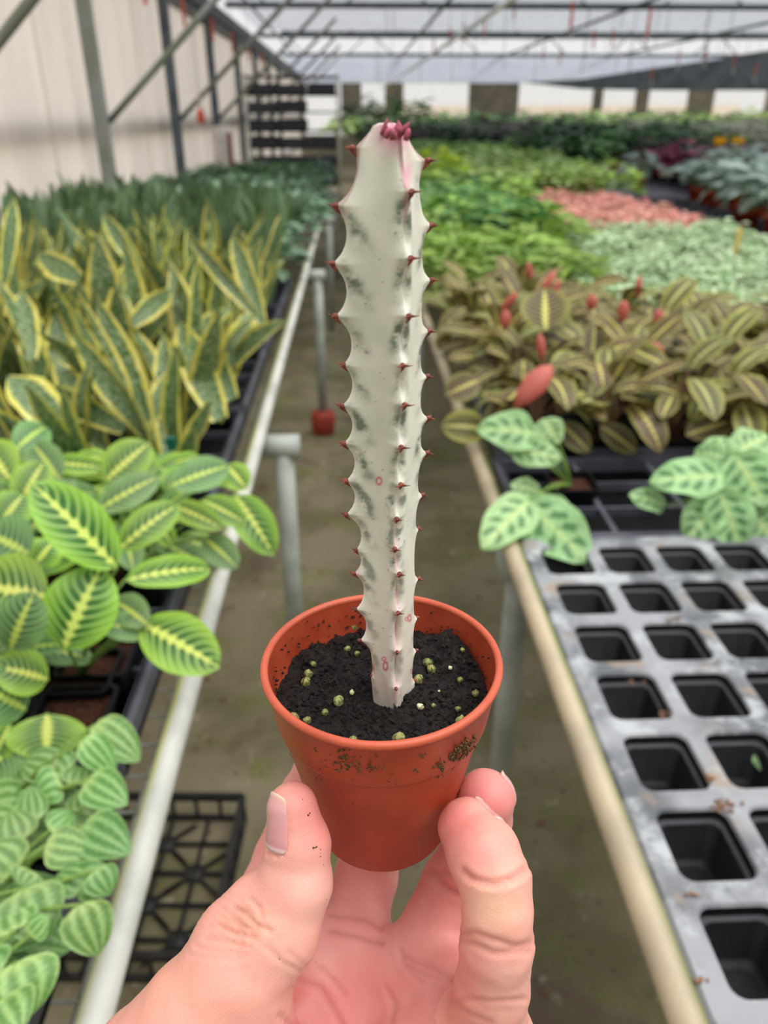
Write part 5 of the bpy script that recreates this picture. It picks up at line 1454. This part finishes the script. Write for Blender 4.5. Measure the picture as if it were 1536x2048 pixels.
# ---------------------------------------------------------------- beds further off: one mesh of leaves for each plant
def clump(name, mat_, n, R, H, L, W, seed, up=.3, droop=.5, low=.0):
    rg = random.Random(seed); mb = MB()
    for i in range(n):
        az = i * 2.4 + rg.uniform(-.4, .4); q = math.sqrt((i + .5) / n)
        c = Vector((math.cos(az) * R * q * .8, math.sin(az) * R * q * .8, low + (H - low) * (1 - .55 * q * q) * rg.uniform(.55, 1.05)))
        d = Vector((math.cos(az), math.sin(az), up * rg.uniform(-.6, 1.6))).normalized()
        s = d.cross(Vector((0, 0, 1))).normalized(); nn = s.cross(d)
        l, w = L * rg.uniform(.7, 1.25), W * rg.uniform(.8, 1.2)
        tl = rg.uniform(-.5, .5); s = s * math.cos(tl) + nn * math.sin(tl)
        m1, m2, tp = c + d * l * .3, c + d * l * .68 - nn * droop * l * .10, c + d * l - nn * droop * l * .35
        e = nn * w * .12
        mb.add([c, m1 + s * w * .42 + e, m1 - s * w * .42 + e, m1, m2 + s * w * .42 + e, m2 - s * w * .42 + e, m2, tp],
               [(0, 3, 1), (0, 2, 3), (1, 3, 6, 4), (3, 2, 5, 6), (4, 6, 7), (6, 5, 7)],
               uv=[(.5, 0), (1, .3), (0, .3), (.5, .3), (1, .68), (0, .68), (.5, .68), (.5, 1)])
    return mb.mesh(name, mat_)
def bed_mat(name, c1, c2, c3=None, k3=.62, sc=9, var=.2, hue=.015, transl=.25):
    m = MT(name, .45, .35, transl)
    u, v = m.uv(); a = (u - .5).abs() * 2
    c = m.mix(c1, c2, m.noise(sc, 3).step(.4, .62))
    if c3 is not None: c = m.mix(c, c3, (a * .6 + m.noise(sc * 3, 2) * .7).step(k3, k3 - .2))
    return m.done(m.vary(c, var, hue))
def bed(name, label, cat, group, mats, xs, ys, shape, z=.80, jit=.05, cond=None, rail='the aisle', h=.2, nvar=3, potted=None):
    ms = [clump('foliage', mats[q % len(mats)], *shape, seed=len(label) * 7 + q) for q in range(nvar)]
    for (xx, yy, i, j) in placed(xs, ys, jit, lambda x, y: (not cond or cond(x, y)) and in_view(x, y, z + h * .6, 130)):
        o = link(name, rp.choice(ms))
        o.matrix_basis = Matrix.Translation((xx, yy, z)) @ Matrix.Rotation(rp.uniform(0, 6.28), 4, 'Z') @ Matrix.Scale(rp.uniform(.85, 1.18), 4)
        tag(o, f'{label}, {ordw(i)} from {rail}, {ordw(j)} row', cat, group)
G_ = {}
c_ = lin
B_GREEN = bed_mat('bright_fern_leaf', c_(122, 160, 62), c_(82, 126, 46), c_(168, 196, 96))
B_FIT = bed_mat('white_veined_leaf', c_(140, 182, 118), c_(100, 150, 86), c_(212, 226, 194), .74, sc=14)
B_PINK = bed_mat('pink_leaf', c_(224, 160, 148), c_(196, 128, 112), c_(236, 190, 176), .6)
B_POT = bed_mat('glossy_green_leaf', c_(92, 142, 72), c_(58, 104, 50), c_(142, 180, 112), .55)
B_LITE = bed_mat('light_green_leaf', c_(166, 194, 108), c_(118, 156, 74), c_(212, 222, 168), .62)
B_SILV = bed_mat('silvery_leaf', c_(128, 150, 138), c_(92, 118, 104), c_(176, 190, 184), .60)
B_DGRN = bed_mat('dark_leaf', c_(56, 88, 58), c_(36, 64, 42), c_(96, 124, 100), .55)
B_PURP = bed_mat('purple_leaf', c_(74, 50, 60), c_(54, 40, 46), c_(150, 110, 128), .60)
B_GRYW = bed_mat('grey_white_leaf', c_(186, 186, 168), c_(140, 146, 124), c_(214, 212, 200), .60)
B_YEL = bed_mat('yellow_green_leaf', c_(150, 184, 74), c_(100, 146, 56), c_(190, 212, 110), .60)
B_CHA = bed_mat('chartreuse_leaf', c_(198, 218, 30), c_(172, 202, 20), c_(214, 230, 60), .6)
B_SAGE = bed_mat('sage_leaf', c_(120, 154, 122), c_(84, 120, 84), c_(170, 196, 176), .58)
B_MAG = bed_mat('magenta_leaf', c_(160, 60, 96), c_(110, 44, 66), c_(206, 120, 150), .6)
bed('fern_plant', 'bright green feathery plant', 'plant', 'feathery plants on the wide bench', [B_GREEN], [.36 + .15 * k for k in range(4)], frange(2.72, 3.7, .15), (60, .12, .17, .085, .030, ), cond=lambda x, y: y > 2.72 - .5 * (x - .3), rail='the cream rail')
bed('white_veined_plant', 'small white-veined plant', 'plant', 'white-veined plants on the wide bench', [B_FIT], [.75 + .13 * k for k in range(10)], frange(2.05, 4.15, .13), (80, .095, .11, .040, .024), cond=lambda x, y: y > 2.92 - .62 * x and (x > .9 or y < 2.8) and y < 4.3 - .0 * x, rail='the cream rail')
bed('pink_plant', 'small pink-leaved plant', 'plant', 'pink plants by the far cream rail', [B_PINK], [1.15 + .14 * k for k in range(6)], frange(4.25, 5.9, .15), (70, .10, .11, .045, .026), rail='the aisle')
bed('pothos_plant', 'glossy green trailing plant', 'plant', 'glossy green plants on the wide bench', [B_POT, B_POT, B_GREEN], [.36 + .18 * k for k in range(5)], frange(3.75, 6.2, .19), (46, .14, .20, .10, .07), rail='the cream rail', cond=lambda x, y: x < 1.05 or y > 5.9)
bed('pale_leaf_plant', 'light green broad-leaved plant', 'plant', 'light green plants on the wide bench', [B_LITE, B_LITE, B_YEL], [.40 + .22 * k for k in range(8)], frange(6.2, 9.6, .26), (50, .17, .24, .12, .065), rail='the cream rail')
bed('green_bedding_plant', 'low green bedding plant', 'plant', 'green bedding beyond the light plants', [B_POT, B_YEL], [.40 + .24 * k for k in range(8)], frange(9.8, 13.6, .32), (50, .18, .22, .11, .05), rail='the cream rail')
o = bed('chartreuse_plant', 'vivid chartreuse plant', 'plant', 'chartreuse plants', [B_CHA], [at_y(872, 345, 6.6).x, at_y(905, 345, 6.6).x], [6.6], (70, .14, .24, .08, .05), jit=.01, rail='the cream rail', z=.88)
# left bench, further rows
bed('sage_plant', 'grey-green low plant', 'plant', 'grey-green plants behind the dark snake plants', [B_SAGE, B_DGRN], [-.34 - .17 * k for k in range(7)], frange(4.4, 6.4, .18), (56, .13, .17, .09, .05), rail='the white rail')
bed('low_green_plant', 'low mid-green plant', 'plant', 'low green plants toward the rack', [B_SAGE, B_POT, B_DGRN], [-.34 - .2 * k for k in range(6)], frange(6.9, 9.3, .22), (56, .15, .16, .08, .04), rail='the white rail')
bed('broad_sage_plant', 'pale grey-green broad-leaved plant', 'plant', 'pale grey-green plants by the white rail', [B_SAGE], [-.33], [3.2, 3.45, 3.75], (22, .10, .16, .10, .08), jit=.02, rail='the white rail')
# third bench: silvery plants with stems, in trays and red pots
M_TPOT = plain('red_clay_plastic', lin(168, 66, 44), .5, .3, nscale=30, c2=lin(150, 56, 40))
RPOT = MB().lathe([(.038, 0), (.052, .085), (.055, .085), (.055, .10), (.050, .10), (.047, .07), (.001, .07)], 20, cap0=True).mesh('red_pot', M_TPOT)
SIL = [leaf_mesh('leaf', B_SILV, oval2, W=.62, droop=d, fold=.1, nv=6, nu=4, wave=.04, wn=1.5, seed=s) for d, s in ((.6, 0), (1.0, 2), (.3, 4))]
def silver(p):
    link('red_pot', RPOT, p); bushy(p, 12, SIL, .20, .27, .14, rp, pitch=(-.7, .3), top=.08)
rows('silver_leaf_plant', 'silvery plant in a red pot', 'plant', 'silvery plants on the third bench', [2.42 + .27 * k for k in range(6)], frange(4.5, 7.0, .28), silver, jit=.06, z=.79, lab_rail='the far cream rail', cond=lambda x, y: x > 2.30 + .20 * (y - 4.5))
p = new_plant('silver_leaf_plant', 2.55, 7.3, 'lone stemmed plant in a red pot on the bare stretch of the third bench', 'plant', 'silvery plants on the third bench', pot_=False, z=.79); silver(p)
for k, (y, x) in enumerate([(4.40, 2.12), (4.97, 2.12), (5.54, 2.12), (6.11, 2.12)]):
    rib_tray('carry_tray', 4, 4, .13, .135, (x, y, .795), f'black carry tray on the third bench along the far cream rail, {ordw(k)} from the viewer', mat_=M_GREYB)
mb = MB().box((3.15, 8.0, .775), (2.1, 2.6, .01)); tag(mb.obj('ground_cloth', M_GREYB, smooth=False), 'bare grey-black cloth covering the third bench', 'cloth')
bed('purple_plant', 'dark purple-leaved plant', 'plant', 'purple plants on the third bench', [B_PURP, B_PURP, B_MAG], [3.0 + .24 * k for k in range(6)], frange(7.2, 9.2, .30), (46, .17, .30, .15, .09), rail='the far cream rail', cond=lambda x, y: x > 3.1)
bed('tall_green_plant', 'tall dark green plant', 'plant', 'tall dark plants on the third bench', [B_DGRN, B_DGRN, B_POT], [2.35 + .28 * k for k in range(8)], frange(9.3, 12.0, .34), (54, .20, .42, .22, .07, ), rail='the far cream rail')
for k in range(8):
    o = link('red_flowerpot', RPOT, None, Matrix.Translation((2.35 + .25 * k, 9.12, .79)) @ Matrix.Scale(1.25, 4)); tag(o, f'red pot below the tall dark plants, {ordw(k)} from the far cream rail', 'pot', 'red pots under the tall dark plants')
bed('grey_white_plant', 'grey-white leaved plant', 'plant', 'grey-white plants beyond the purple ones', [B_GRYW], [4.5 + .30 * k for k in range(9)], frange(8.4, 11.2, .4), (56, .20, .46, .16, .05), rail='the aisle')
# far beds filling the house to the end wall
for (nm, lab, grp, mt, xs, ys, shp) in [
    ('far_dark_plant', 'distant dark shrubby plant', 'dark plants of the distant beds', [B_DGRN, B_PURP, B_DGRN], frange(.5, 4.1, .36), frange(14.0, 17.5, .5), (50, .28, .44, .2, .08)),
    ('far_silver_plant', 'distant silvery plant', 'silvery plants of the distant beds', [B_SILV, B_GRYW, B_DGRN], frange(4.4, 8.4, .36), frange(11.6, 15.0, .5), (50, .28, .46, .2, .07)),
    ('far_yellow_plant', 'distant yellow-green plant', 'yellow-green plants of the distant beds', [B_YEL, B_LITE, B_POT], frange(4.4, 12.0, .42), frange(15.4, 18.4, .6), (50, .32, .52, .24, .09)),
    ('far_green_plant', 'green plant before the end wall', 'green plants of the last bed', [B_POT, B_DGRN, B_LITE], frange(-.1, 12.0, .5), frange(18.8, 20.6, .6), (50, .36, .56, .26, .1))]:
    bed(nm, lab, 'plant', grp, mt, xs, ys, shp, z=.82, rail='the aisle', jit=.08)
M_YFL = plain('yellow_petal', lin(246, 196, 30), .5, .3, nscale=20, c2=lin(250, 176, 20), transl=.2)
for (px, py, Y, lab) in [(1440, 283, 6.6, 'yellow flower head standing over the purple plants, nearer the aisle'), (1476, 283, 6.6, 'yellow flower head standing over the purple plants, further from the aisle')]:
    q = at_y(px, py, Y); f = empty('yellow_flower', (q.x, q.y, .80)); tag(f, lab, 'flower', 'yellow flowers')
    MB().tube([(0, 0, 0), (.01, 0, (q.z - .80) * .6), (0, 0, q.z - .80)], .006, 6).obj('stalk', M_STEMG, f)
    for k in range(7):
        a = k * .9; b = Vector((0, 0, q.z - .80 - .04)); t = b + Vector((math.cos(a) * .06, math.sin(a) * .06, .07))
        link('petal', leaf_mesh('petal', M_YFL, oval, W=.7, nv=4, nu=2, droop=-.8) if k == 0 else PET, f, frame(b, t, Vector((-math.cos(a), -math.sin(a), .6)), (t - b).length)) if k else None
        if k == 0:
            PET = leaf_mesh('petal', M_YFL, oval, W=.7, nv=4, nu=2, droop=-.8)
            link('petal', PET, f, frame(b, t, Vector((-1, 0, .6)), (t - b).length))
# plant stake
sk = tag(MB().box(tuple(at_y(1474, 490, 3.35)), (.022, .004, .14)).obj('plant_stake', plain('yellow_stake', lin(216, 190, 110), .5, .3, nscale=20, c2=lin(200, 176, 100)), smooth=False), 'pale yellow plant stake at the edge of the third bench trays', 'stake')
tk = at_y(344, 895, 1.27); tag(MB().box(tuple(tk), (.018, .003, .045), Matrix.Rotation(.3, 3, 'X')).obj('plant_tag', plain('teal_tag', lin(40, 130, 120), .4, .4, nscale=20, c2=lin(50, 140, 128)), smooth=False), 'small teal plant tag at the front of the snake plant tray', 'tag')
# dark foliage by the end of the aisle
bed('hanging_fern', 'dark fern at the end of the aisle', 'plant', 'ferns at the far end of the aisle', [B_DGRN, B_POT], [.15, .55, .95], [15.0], (70, .35, .5, .25, .08), z=1.15, rail='the wall')
